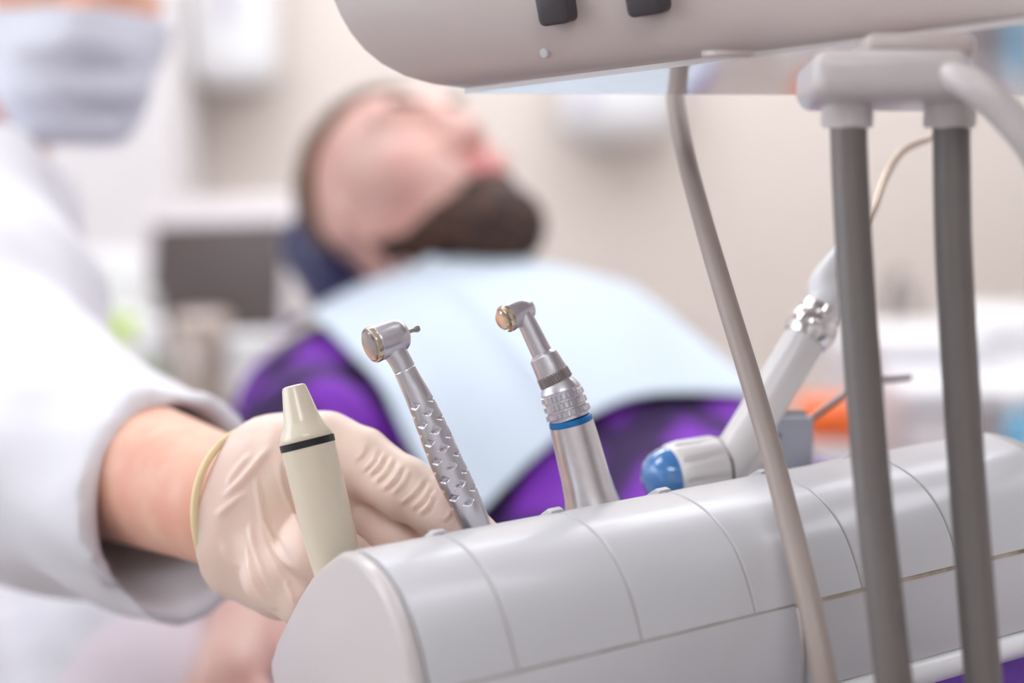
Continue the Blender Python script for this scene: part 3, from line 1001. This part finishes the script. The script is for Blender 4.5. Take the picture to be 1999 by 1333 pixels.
P = start + Nt * surf[..., None]
Pv = np.vstack([P.reshape(-1, 3), P.reshape(-1, 3) - Nt * .0012])
fs = []
idn = lambda i, j, b=0: b * nu * nv + i * nv + j
for i in range(nu - 1):
    for j in range(nv - 1):
        fs.append((idn(i, j), idn(i + 1, j), idn(i + 1, j + 1), idn(i, j + 1)))
        fs.append((idn(i, j, 1), idn(i, j + 1, 1), idn(i + 1, j + 1, 1), idn(i + 1, j, 1)))
for i in range(nu - 1):
    fs.append((idn(i, 0), idn(i, 0, 1), idn(i + 1, 0, 1), idn(i + 1, 0))); fs.append((idn(i, nv - 1), idn(i + 1, nv - 1), idn(i + 1, nv - 1, 1), idn(i, nv - 1, 1)))
for j in range(nv - 1):
    fs.append((idn(0, j), idn(0, j + 1), idn(0, j + 1, 1), idn(0, j, 1))); fs.append((idn(nu - 1, j), idn(nu - 1, j, 1), idn(nu - 1, j + 1, 1), idn(nu - 1, j + 1)))
bib = mk('dental_bib', Pv, fs, M['bib'], None, sharp=0)
tag(bib, 'pale blue paper bib spread across the chest of the reclined patient', 'bib')

# ------------------------------------------------------------------ dental chair
ch_ = thing('dental_chair', tuple(V(pel[0], pel[1], 0)), 'navy vinyl dental chair with headrest under the reclined patient', 'dental chair')
def slab(name, c, size, R, m, bev): return box(name, c, size, m, ch_, bev=bev, R=R, seg=4)
slab('backrest', PB(0, .22, -.175), (.50, .74, .08), RT, M['navy'], .03)
slab('backrest_shell', PB(0, .24, -.232), (.44, .66, .03), RT, M['plastic_warm'], .01)
RF = np.stack([Lh, Fh, V(0, 0, 1)], 1)
seatc = pel + Fh * .38 + V(0, 0, -.165)
slab('seat', seatc, (.52, .80, .08), RF, M['navy'], .03)
slab('leg_rest', seatc + Fh * .62 + V(0, 0, -.055), (.44, .46, .07), RF, M['navy'], .025)
hr_d = nrm(ph)
hrc = HEADC - nrm(pf) * .125 * HS + nrm(ph) * .0
RHr = np.stack([RHd[:, 0], RHd[:, 2], RHd[:, 1]], 1)
hcush = W(690, 478, 1.52)
slab('headrest', hcush + C2W(.03, .03, .04), (.20, .17, .07), np.stack([RHd[:, 0], RHd[:, 2], -RHd[:, 1]], 1), M['navy'], .028)
sweep('headrest_stem', [hcush + C2W(.04, .06, .05), PB(0, -.08, -.19), PB(0, .05, -.235)], .018, M['steel'], ch_, seg=16)
slab('armrest', W(560, 1290, 1.02) + V(0, 0, -.05), (.07, .34, .05), RF, M['navy'], .02)
box('armrest_post', (W(560, 1290, 1.02) + V(0, 0, -.05) + seatc) / 2 + V(0, 0, -.06), (.32, .05, .03), M['plastic_warm'], ch_, bev=.008, R=RF)
lathe('pedestal', (seatc[0], seatc[1], 0), (0, 0, 1), [(0, .30), (.03, .30), (.05, .27), (.08, .14), (.45, .12), (seatc[2] - .05, .16), (seatc[2] - .04, .16)], M['plastic_warm'], ch_, seg=48)

# ------------------------------------------------------------------ doctor
doc = thing('person', (-.55, 1.35, .62), 'masked person in a white coat reaching a gloved hand to the instruments', 'person')
DHC = W(118, -38, 1.25)
dfv = C2W(.42, .22, -.86); dhv = C2W(.05, -.97, -.2)
DS = 1.05
Dh, DL, DR = head_field(DHC, dfv, dhv, DS)
DN = W(-140, 350, 1.30)
LSd = W(-42, 455, 1.13); RSd = DN + (DN - LSd) * .9 + V(0, 0, -.05)
ELd = W(-40, 815, .86)
WRd = W(452, 985, .622)
DPel = V(DN[0] - .06, DN[1] + .10, .70)
body = Field(); body.p = list(Dh.p)
body.c(DL(0, -.02, -.05), DN + V(0, 0, .02), .054, .06, .04)
dt = Field()
dt.c(LSd, RSd, .055, .055, .06)
dt.c(DN + V(0, .02, -.10), DN + V(-.02, .03, -.26), .125, .12, .08)
dt.c(DN + V(-.02, .03, -.26), DPel, .115, .13, .08)
REd = RSd + V(-.08, -.10, -.26); RWd = REd + V(.12, -.2, .04)
arm = Field()
arm.c(LSd, ELd, .052, .044, .04)
forearm = Field()
fa_d = nrm(WRd - ELd)
forearm.c(ELd, ELd + (WRd - ELd) * .45, .042, .041, .02)
forearm.c(ELd + (WRd - ELd) * .45, WRd, .041, .028, .02)
rarm = Field(); rarm.c(RSd, REd, .052, .044, .04); rarm.c(REd, RWd, .042, .028, .03); rarm.c(RWd, RWd + nrm(RWd - REd) * .16, .03, .016, .02)
dl = Field()
for sx, kp in ((1, W(330, 1420, 1.02)), (-1, W(-260, 1400, 1.05))):
    hip = DPel + V(.09 * sx, -.02, 0)
    dl.c(hip, kp, .095, .07, .05); dl.c(kp, V(kp[0] - .02, kp[1] + .05, .09), .062, .045, .04)
    dl.c(V(kp[0] - .02, kp[1] + .07, .05), V(kp[0] + .03, kp[1] - .12, .04), .045, .035, .03)
# the hand under the glove
hand = Field()
def chain(F, pts, rads, k=.006):
    for a, b, r1, r2 in zip(pts[:-1], pts[1:], rads[:-1], rads[1:]): F.c(a, b, r1, r2, k)
IDX = [W(628, 890, .604), W(700, 900, .597), W(790, 952, .586), W(868, 1003, .578), W(940, 1056, .571)]
MID = [W(620, 970, .612), W(690, 1008, .606), W(770, 1056, .597), W(850, 1112, .59), W(900, 1160, .588)]
RNG = [W(610, 1020, .622), W(690, 1062, .618), W(770, 1110, .61), W(830, 1170, .60)]
LIT = [W(590, 1070, .635), W(660, 1115, .632), W(730, 1165, .625), W(770, 1215, .62)]
THB = [W(604, 1062, .578), W(620, 1072, .577), W(665, 1100, .575), W(725, 1145, .573)]
hand.c(WRd, W(560, 930, .606), .0275, .022, .02)
hand.c(WRd, W(560, 1040, .612), .0275, .024, .02)
hand.c(W(540, 920, .607), W(640, 880, .603), .0205, .0155, .016)
hand.c(W(560, 1000, .612), W(640, 960, .609), .022, .018, .016)
hand.c(W(560, 1050, .618), W(630, 1040, .622), .022, .016, .016)
hand.c(W(500, 1060, .606), W(560, 1120, .601), .021, .0175, .016)
chain(hand, IDX, [.0148, .0128, .0112, .0102, .0085], .004)
chain(hand, MID, [.0140, .0125, .0115, .0102, .0085], .0025)
chain(hand, RNG, [.013, .011, .010, .0085], .005)
chain(hand, LIT, [.012, .0095, .0085, .0075], .005)
chain(hand, THB, [.0118, .0124, .0120, .0105], .0025)
full = Field(); full.p = body.p + dt.p + arm.p + forearm.p + rarm.p + dl.p + [(q[0], q[1], q[2], q[3] - .004, q[4] - .004, .003, q[6]) for q in hand.p]
h = .0055
D, lo, ax_ = full.grid(h)
v, f = nets(D, lo, h); v = relax(v, f, 1)
mk('body', v, f, M['skin'], doc, sharp=0)
# glove: same hand, slightly larger, with wrinkles
gl = Field(); gl.p = list(hand.p)
gl.c(WRd - fa_d * .014, WRd + fa_d * .01, .0335, .031, .012)
slack = [W(520, 918, .603), W(507, 985, .594), W(512, 1060, .588), W(540, 1122, .584), W(590, 1158, .582), W(660, 1180, .582)]   # slack latex hanging below the thumb
for a, b, r1, r2 in zip(slack[:-1], slack[1:], [.006, .0085, .0105, .0125, .0115], [.0085, .0105, .0125, .0115, .010]): gl.c(a, b, r1, r2, .003)
h = .00105
D, lo, ax_ = gl.grid(h, grow=.0011, pad=.004)
G = np.stack(np.meshgrid(*ax_, indexing='ij'), -1).astype(np.float32)
cutp = W(488, 987, .613)
fa_c = nrm(C2W(.85, .14, -.48))
D = np.maximum(D, -((G - cutp) @ fa_c))                             # open cuff
inner = s_cone(G, WRd - fa_d * .06, WRd + fa_d * .004, .0318, .029)
D = np.maximum(D, -inner)
v, f = nets(D.astype(np.float32), lo, h)
v = relax(v, f, 2)
N = normals(v, f)
gx, gy, gz = PX(v)
def ridge(pts, width, amp):
    """a soft fold along a line measured on the glove"""
    q = catmull(np.array([[a, b, 0.] for a, b in pts]), 6)[:, :2]
    best = np.full(len(gx), 1e9); par = np.zeros(len(gx))
    n_ = len(q) - 1
    for i in range(n_):
        d = q[i + 1] - q[i]; t_ = np.clip(((gx - q[i][0]) * d[0] + (gy - q[i][1]) * d[1]) / (d @ d), 0, 1)
        e = np.hypot(gx - q[i][0] - t_ * d[0], gy - q[i][1] - t_ * d[1])
        m_ = e < best
        best[m_] = e[m_]; par[m_] = (i + t_[m_]) / n_
    return amp * np.exp(-(best / width) ** 2) * np.clip(np.sin(math.pi * np.clip(par, .02, .98)) * 1.6, 0, 1)
disp = np.zeros(len(v))
front = N @ C2W(0, 0, 1) < .3
for a in [([(498, 925), (506, 970), (520, 1030), (552, 1090), (585, 1112)], 5, .0013), ([(480, 1060), (495, 1130), (520, 1172), (545, 1190)], 5, .0016), ([(486, 1010), (497, 1075), (525, 1140)], 5, .0013),
          ([(505, 990), (515, 1050), (545, 1115), (575, 1140)], 5, .0010), ([(557, 1128), (566, 1155), (576, 1178)], 4, .0010), ([(436, 972), (470, 940), (500, 905), (530, 870)], 7, .0018), ([(442, 950), (462, 918), (490, 885)], 6, .0012),
          ([(420, 1010), (450, 985), (480, 960)], 7, .0012), ([(540, 890), (552, 950), (575, 1010), (586, 1035)], 5, .0011), ([(560, 880), (575, 940), (592, 990)], 5, .0008), ([(430, 1060), (452, 1090), (470, 1110)], 7, .001)]:
    disp += ridge(*a)
for a in [([(505, 925), (513, 970), (527, 1028), (560, 1086)], 4, -.0010), ([(490, 1060), (505, 1125), (530, 1165)], 4, -.0008)]:
    disp += ridge(*a)
for (x0, y0, x1, y1, am) in ((738, 872, 704, 922, .0008), (752, 882, 716, 930, .0010), (768, 890, 730, 944, .0009), (786, 902, 746, 958, .0011), (800, 914, 764, 966, .0008), (830, 930, 778, 986, .0011), (842, 944, 800, 996, .0008), (846, 960, 818, 1004, .0010), (884, 984, 862, 1018, .0007), (716, 862, 690, 900, .0006)):
    bx_, by_ = (x0 + x1) / 2 + 5, (y0 + y1) / 2 + 3
    disp += ridge([(x0, y0), (bx_, by_), (x1, y1)], 3.2, am) + ridge([(x0 + 6, y0 + 4), (bx_ + 6, by_ + 4), (x1 + 6, y1 + 4)], 3.0, -.7 * am)
disp = np.where(front, disp, 0)
disp += .00035 * wob(v, 230, 11)
v = v + N * disp[:, None]
glv = mk('glove', v, f, M['glove'], doc, sharp=0)
# rolled rim of the cuff
xr, yr, _ = axes_from(fa_c)
rim = [cutp + (xr * math.cos(a) + yr * math.sin(a)) * (.0350 + .0010 * math.sin(3 * a + 1)) + fa_c * .0015 * math.sin(2 * a) for a in np.linspace(0, 2 * math.pi, 40)]
sweep('rolled_rim', rim, .0017, M['rim'], glv, seg=12, n=3)
# ------------------------------------------------------------------ coat
co = Field(); co.p = list(dt.p)
co.c(LSd, LSd + (ELd - LSd) * .6, .062, .064, .05)
co.c(LSd + (ELd - LSd) * .6, ELd, .064, .064, .05)
CUF = W(332, 978, .695)
fs_d = nrm(CUF - ELd)
cuff_end = CUF + fs_d * .012
co.c(ELd, ELd + (CUF - ELd) * .5, .064, .053, .04)
co.c(ELd + (CUF - ELd) * .5, cuff_end + fs_d * .05, .053, .045, .03)
co.c(RSd, REd, .066, .058, .05); co.c(REd, RWd, .058, .045, .04)
for sx, kp in ((1, W(330, 1420, 1.02)), (-1, W(-260, 1400, 1.05))):
    hip = DPel + V(.09 * sx, -.02, 0)
    co.c(hip, kp + (hip - kp) * .12, .115, .10, .06)
co.c(DPel + V(0, -.02, .02), DPel + V(0, -.04, -.1), .15, .16, .05)
co.c(DN + V(0, .015, .015), DN + V(0, .02, -.1), .075, .115, .03)
h = .0045
D, lo, ax_ = co.grid(h, grow=.010)
G = np.stack(np.meshgrid(*ax_, indexing='ij'), -1).astype(np.float32)
fold = .009 * wob(G, 30, 21) + .0042 * wob(G, 70, 22)
sdist = (G - ELd.astype(np.float32)) @ fs_d.astype(np.float32)
D = D + fold.astype(np.float32)
near = s_cone(G, ELd + fs_d * .02, cuff_end + fs_d * .06, .085, .085)
CC = W(345, 982, .685); cfn = nrm(C2W(.82, -.08, -.55))
cut = np.where(near < .02, (G - CC.astype(np.float32)) @ cfn.astype(np.float32), -1.)
D = np.maximum(D, cut)
inn = s_cone(G, CUF - fs_d * .10, cuff_end + fs_d * .1, .042, .0515)
D = np.maximum(D, -inn)
# neck opening
D = np.maximum(D, -s_cone(G, DN + V(0, 0, -.02), DN + (DL(0, -.02, -.05) - DN) * 1.0, .064, .075))
v, f = nets(D.astype(np.float32), lo, h); v = relax(v, f, 2)
mk('coat', v, f, M['coat'], doc, sharp=0)
D, lo, ax_ = dl.grid(.007, grow=.014)
v, f = nets(D, lo, .007)
mk('trousers', v, f, M['scrub'], doc, sharp=0)
# ------------------------------------------------------------------ mask: a pleated sheet over nose and chin
mf = Field(); mf.p = list(Dh.p)
mf.e(DL(0, .075, -.06), V(.055, .045, .062) * DS, DR, .03)
h = .0028
hl = DHC - .17; hu = DHC + .17
D, lo, ax_ = mf.grid(h, lo=hl, hi=hu)
G = np.stack(np.meshgrid(*ax_, indexing='ij'), -1)
q = local(G, DHC, DR, DS)
x, y, z = q[..., 0], q[..., 1], q[..., 2]
topz = -.020 - .12 * np.clip(abs(x) - .02, 0, 1)
reg = np.maximum(np.maximum(z - topz, -.128 - z), .022 - y)
pleat = .003 * np.sin((z + .02) * 180 + 14 * abs(x)) * np.clip(1 - abs(x) / .07, 0, 1) + .0015 * wob(G, 90, 31)
Dm = np.maximum(D - .007 - pleat, reg * .7)
Dm = np.maximum(Dm, -(D - .001))
v, f = nets(Dm.astype(np.float32), lo, h); v = relax(v, f, 1)
mko = mk('face_mask', v, f, M['mask'], doc, sharp=0)
for sx in (-1, 1):
    sweep('ear_loop', [DL(sx * .074, .028, -.02), DL(sx * .083, .0, .008), DL(sx * .090, -.028, .018), DL(sx * .092, -.040, -.01), DL(sx * .086, -.028, -.045), DL(sx * .078, .0, -.07), DL(sx * .068, .028, -.085)], .0018, M['white'], mko, seg=10)
def dhair(q):
    x, y, z = q[..., 0], q[..., 1], q[..., 2]
    line = np.where(y > 0, .055 + .5 * y, .055 + 1.3 * y)
    return np.maximum(line, -.09) - z
D, lo, ax_ = Dh.grid(.004, lo=hl, hi=hu)
G = np.stack(np.meshgrid(*ax_, indexing='ij'), -1)
Dd = np.maximum(np.maximum(D - .012 - .002 * wob(G, 200, 4), dhair(local(G, DHC, DR, DS)) * .7), -(D + .004))
v, f = nets(Dd.astype(np.float32), lo, .004)
mk('hair', v, f, M['hair'], doc, sharp=0)
# stool
stl = thing('stool', (DPel[0], DPel[1], 0), 'round navy-cushioned swivel stool under the white-coated person', 'stool')
zs = DPel[2] - .13
lathe('cushion', (DPel[0], DPel[1], zs - .08), (0, 0, 1), [(0, .15), (.01, .17), (.05, .175), (.07, .165), (.08, .13), (.08, 0)], M['navy'], stl)
lathe('gas_post', (DPel[0], DPel[1], .06), (0, 0, 1), [(0, .04), (.2, .035), (.2, .022), (zs - .14, .022)], M['chrome'], stl, seg=24)
for i in range(5):
    a = i * 2 * math.pi / 5
    d = V(math.cos(a), math.sin(a), 0)
    lg = sweep('leg', [V(DPel[0], DPel[1], .09) + d * .03, V(DPel[0], DPel[1], .085) + d * .15, V(DPel[0], DPel[1], .065) + d * .27], [.022, .019, .016], M['chrome'], stl, seg=12)
    pth = V(DPel[0], DPel[1], .027) + d * .27
    lathe('caster', pth - nrm(np.cross(d, (0, 0, 1))) * .012, nrm(np.cross(d, (0, 0, 1))), [(0, .02), (.003, .027), (.021, .027), (.024, .02)], M['black'], lg, seg=20)

# ------------------------------------------------------------------ background: counters and what stands on them
def counter(name, x0, x1, y0, y1, zt, label, ndoor):
    c = thing(name, ((x0 + x1) / 2, (y0 + y1) / 2, 0), label, 'cabinet')
    box('worktop', ((x0 + x1) / 2, (y0 + y1) / 2, zt - .015), (x1 - x0, y1 - y0, .03), M['counter'], c, bev=.004)
    box('carcass', ((x0 + x1) / 2, (y0 + y1) / 2 + .02, (zt - .03 + .08) / 2 + .0), (x1 - x0 - .02, y1 - y0 - .06, zt - .03 - .08), M['cab'], c)
    box('plinth', ((x0 + x1) / 2, (y0 + y1) / 2 + .04, .04), (x1 - x0 - .04, y1 - y0 - .12, .08), M['dark'], c)
    w_ = (x1 - x0 - .02) / ndoor
    for i in range(ndoor):
        xc = x0 + .01 + w_ * (i + .5)
        d = box('door', (xc, y0 + .011, (zt - .03 + .08) / 2), (w_ - .006, .018, zt - .13), M['cab'], c, bev=.003)
        sweep('handle', [V(xc - .05, y0 - .002, zt - .1), V(xc - .05, y0 - .022, zt - .1), V(xc + .05, y0 - .022, zt - .1), V(xc + .05, y0 - .002, zt - .1)], .005, M['steel'], d, smooth=False, seg=10)
    return c
ZC = .70
counter('cabinet', -1.5, -.22, 2.55, 3.2, ZC, 'low white cabinet run carrying the monitor and bottles', 3)
ZR = .775
counter('cabinet', .62, 2.5, 2.2, 2.85, ZR, 'white cabinet run along the right, behind the hoses', 4)

def on(px, py, depth, z):
    """point on height z below/above pixel at about the given depth"""
    p = W(px, py, depth); return V(p[0], p[1], z)
# monitor
mo = thing('monitor', on(430, 640, 2.95, ZC), 'grey-framed monitor with blank dark screen standing on the cabinet', 'monitor')
tl, tr, bl_, brr = W(306, 440, 3.0), W(566, 430, 2.95), W(283, 652, 2.96), W(543, 648, 2.91)
sx_ = nrm(tr - tl); sy_ = nrm(tl - bl_ + tr - brr); sy_ = nrm(sy_ - sx_ * (sy_ @ sx_)); sn_ = np.cross(sx_, sy_)
if sn_[1] > 0: sn_ = -sn_
mc = (tl + tr + bl_ + brr) / 4
sw = np.linalg.norm(tr - tl); shh = np.linalg.norm(tl - bl_)
RM = np.stack([sx_, sy_, np.cross(sx_, sy_)], 1)
box('housing', mc - sn_ * .022 + sy_ * .012, (sw + .05, shh + .10, .04), M['bezel'], mo, bev=.008, R=RM)
box('screen', mc - sn_ * .0005, (sw, shh, .005), M['screen'], mo, bev=.001, R=RM)
box('neck', V(mc[0], mc[1] + .05, (mc[2] + ZC) / 2 - .02), (.07, .03, max(.05, mc[2] - ZC - .0)), M['bezel'], mo, bev=.006)
box('base', V(mc[0], mc[1] + .02, ZC + .009), (.22, .17, .018), M['bezel'], mo, bev=.006)

def bottle(name, px, depth, z, hgt, r, m, label, cat, capm=None, band=None, prof=None):
    p = W(px, 666, depth); p[2] = z
    t = thing(name, p, label, cat)
    pr = prof or [(0, r * .92), (.004, r), (hgt * .62, r), (hgt * .74, r * .82), (hgt * .80, r * .38), (hgt * .86, r * .36), (hgt * .86, 0)]
    lathe('vessel', p, (0, 0, 1), pr, m, t, seg=32)
    if capm: lathe('cap', p, (0, 0, 1), [(hgt * .84, r * .42), (hgt * .85, r * .46), (hgt, r * .44), (hgt, 0)], capm, t, seg=24)
    if band: lathe('label_band', p, (0, 0, 1), [(hgt * band[0], r * .98), (hgt * band[0], r * 1.012), (hgt * band[1], r * 1.012), (hgt * band[1], r * .98)], band[2], t, seg=32)
    return t
def zpx(py, depth, px=500): return W(px, py, depth)[2]
# bottles: heights follow from the measured tops
d = 2.62
bottle('spray_bottle', 258, d, ZC, zpx(560, d) - ZC, .04, M['white'], 'white bottle with lime green label left of the monitor', 'bottle', M['white'], (.52, .74, M['lime']))
t = thing('paper_roll', on(228, 560, 2.75, ZC), 'wide white paper roll standing at the sleeve, left of the monitor', 'paper roll')
p = on(228, 560, 2.75, ZC)
lathe('roll', p, (0, 0, 1), [(0, .062), (.004, .064), (zpx(495, 2.75) - ZC - .02, .064), (zpx(492, 2.75) - ZC, .055), (zpx(492, 2.75) - ZC, .02), (zpx(510, 2.75) - ZC, .018)], M['white'], t)
lathe('core', p, (0, 0, 1), [(.05, .0175), (zpx(500, 2.75) - ZC, .0175), (zpx(500, 2.75) - ZC, .015), (.05, .015)], M['amber'], t)
d = 2.5
bottle('dispenser_bottle', 296, d, ZC, zpx(572, d) - ZC, .03, M['white'], 'slim white bottle with sage base just left of the steel canister', 'bottle', M['white'], (.05, .42, M['sage']))
d = 2.52
t = thing('canister', on(392, 700, d, ZC), 'brushed beige metal canister in front of the monitor', 'canister')
p = on(392, 700, d, ZC); hgt = zpx(612, d) - ZC
lathe('vessel', p, (0, 0, 1), [(0, .047), (.004, .05), (hgt * .8, .05), (hgt * .82, .048), (hgt * .82, 0)], M['canister'], t)
lathe('lid', p, (0, 0, 1), [(hgt * .82, .052), (hgt * .84, .053), (hgt * .97, .053), (hgt, .048), (hgt, 0)], M['canister'], t)
d = 2.5
t = thing('plastic_cup', on(492, 700, d, ZC), 'white cup below the right corner of the dark screen', 'cup')
p = on(494, 700, d, ZC); hgt = zpx(655, d) - ZC
lathe('cup_wall', p, (0, 0, 1), [(0, 0), (0, .033), (hgt, .045), (hgt, .043), (.004, .031), (.004, 0)], M['white'], t)
lathe('cup_rim', p, (0, 0, 1), [(hgt - .003, .0445), (hgt - .002, .0465), (hgt + .001, .0465), (hgt + .002, .0445)], M['white'], t)
# right-hand side
d = 2.35
ZS = .60
tr_ = thing('side_stand', on(1622, 800, d, 0), 'slim white pedestal stand under the orange-lidded box', 'stand')
pq = on(1622, 800, d, 0)
box('stand_top', V(pq[0], pq[1], ZS - .01), (.15, .15, .02), M['white'], tr_, bev=.004)
lathe('stand_column', pq, (0, 0, 1), [(0, .075), (.015, .075), (.025, .065), (.03, .02), (ZS - .02, .02)], M['alu'], tr_, seg=32)
t = thing('storage_box', on(1615, 800, d, ZS), 'white box with bright orange lid between syringe and thick hose', 'box')
p = on(1622, 800, d, ZS); zt = zpx(852, d, 1600); zo = zpx(782, d, 1600)
box('tub', V(p[0], p[1], (ZS + zt) / 2), (.10, .10, max(.02, zt - ZS)), M['white'], t, bev=.006)
box('lid', V(p[0], p[1], (zt + zo) / 2), (.106, .106, max(.02, zo - zt)), M['orange'], t, bev=.012, seg=4)
t = thing('instrument_case', on(1790, 700, 2.5, ZR), 'large lilac-white case seen between the two thick hoses', 'case')
p = on(1790, 700, 2.5, ZR); zt = zpx(640, 2.5, 1790)
box('case_body', V(p[0], p[1], (ZR + zt - .05) / 2), (.2, .16, zt - .05 - ZR), M['lilac'], t, bev=.008)
box('lid', V(p[0], p[1], zt - .024), (.206, .166, .05), M['white'], t, bev=.01)
t = thing('towel_carton', on(1985, 700, 2.6, ZR), 'big white carton at the right edge of the counter', 'carton')
p = on(1990, 700, 2.6, ZR); zt = zpx(605, 2.6, 1950)
box('carton_body', V(p[0], p[1], (ZR + zt - .03) / 2), (.22, .2, zt - .03 - ZR), M['white'], t, bev=.006)
box('flap', V(p[0], p[1], zt - .015), (.224, .204, .03), M['white'], t, bev=.004)
d = 1.95; ZT = .70
tq = on(1975, 800, d, 0)
tr2 = thing('trolley', tq, 'small white steel trolley in front of the right-hand cabinets', 'trolley')
for zz in (ZT - .01, .28): box('tray', V(tq[0], tq[1], zz), (.30, .22, .02), M['white'], tr2, bev=.004)
for sx in (-1, 1):
    for sy_2 in (-1, 1):
        lathe('leg', (tq[0] + sx * .138, tq[1] + sy_2 * .098, 0), (0, 0, 1), [(0, .014), (.02, .014), (.03, .009), (ZT - .02, .009)], M['alu'], tr2, seg=16)
bottle('spray_bottle', 1936, d, ZT, zpx(792, d, 1935) - ZT, .019, M['gun'], 'small grey bottle beside the right thick hose', 'bottle', M['dark'])
bottle('spray_bottle', 1999, d, ZT, zpx(770, d, 1990) - ZT, .02, M['cyan'], 'cyan bottle at the right edge of the picture', 'bottle', M['white'])
# faucet behind
t = thing('faucet', V(*on(1745, 560, 2.72, ZR)), 'grey faucet with tall curved spout behind the hoses', 'faucet')
p = on(1742, 560, 2.72, ZR); zt = zpx(530, 2.72, 1740)
sweep('spout', [p, V(p[0], p[1], zt - .06), V(p[0], p[1] - .02, zt - .015), V(p[0], p[1] - .06, zt), V(p[0], p[1] - .11, zt - .02), V(p[0], p[1] - .12, zt - .06)], .012, M['gun'], t, seg=16)
lathe('base_ring', p, (0, 0, 1), [(0, .028), (.01, .028), (.014, .02), (.03, .016)], M['chrome'], t, seg=24)
# wall dispensers
def dispenser(name, px0, px1, py0, py1, y, label, cat, lens):
    dep = lambda px, py: None
    def hit(px, py):
        o = V(0, 0, CAMZ); d = W(px, py, 1.) - o
        return o + d * (y / d[1])
    a, b = hit(px0, py0), hit(px1, py1)
    t = thing(name, V((a[0] + b[0]) / 2, y, b[2]), label, cat)
    w_, h_ = b[0] - a[0], a[2] - b[2]
    yb = YB
    bm = bmesh.new()
    prof = [(0, 0), (.35, -.02), (.8, .0), (1, .06)]
    bm.free()
    box('housing', V((a[0] + b[0]) / 2, (y + yb) / 2, (a[2] + b[2]) / 2), (w_, yb - y, h_), M['white'], t, bev=min(w_, h_) * .3, seg=6)
    for l in lens:
        c = V(a[0] + w_ * l[0], y - .001, b[2] + h_ * l[1])
        box(l[2], c, (w_ * l[3], .012, h_ * l[4]), M[l[5]], t, bev=.004)
    return t
dispenser('towel_dispenser', 345, 535, -330, 172, 3.38, 'rounded white paper towel dispenser on the wall at upper left', 'dispenser', [(.5, .42, 'window_slot', .16, .3, 'lilac')])
dispenser('glove_dispenser', 1090, 1335, 40, 282, 3.40, 'squat white dispenser on the wall behind the slim hose', 'dispenser', [(.22, .36, 'sensor_window', .16, .14, 'lilac'), (.7, .02, 'outlet', .4, .05, 'canister')])
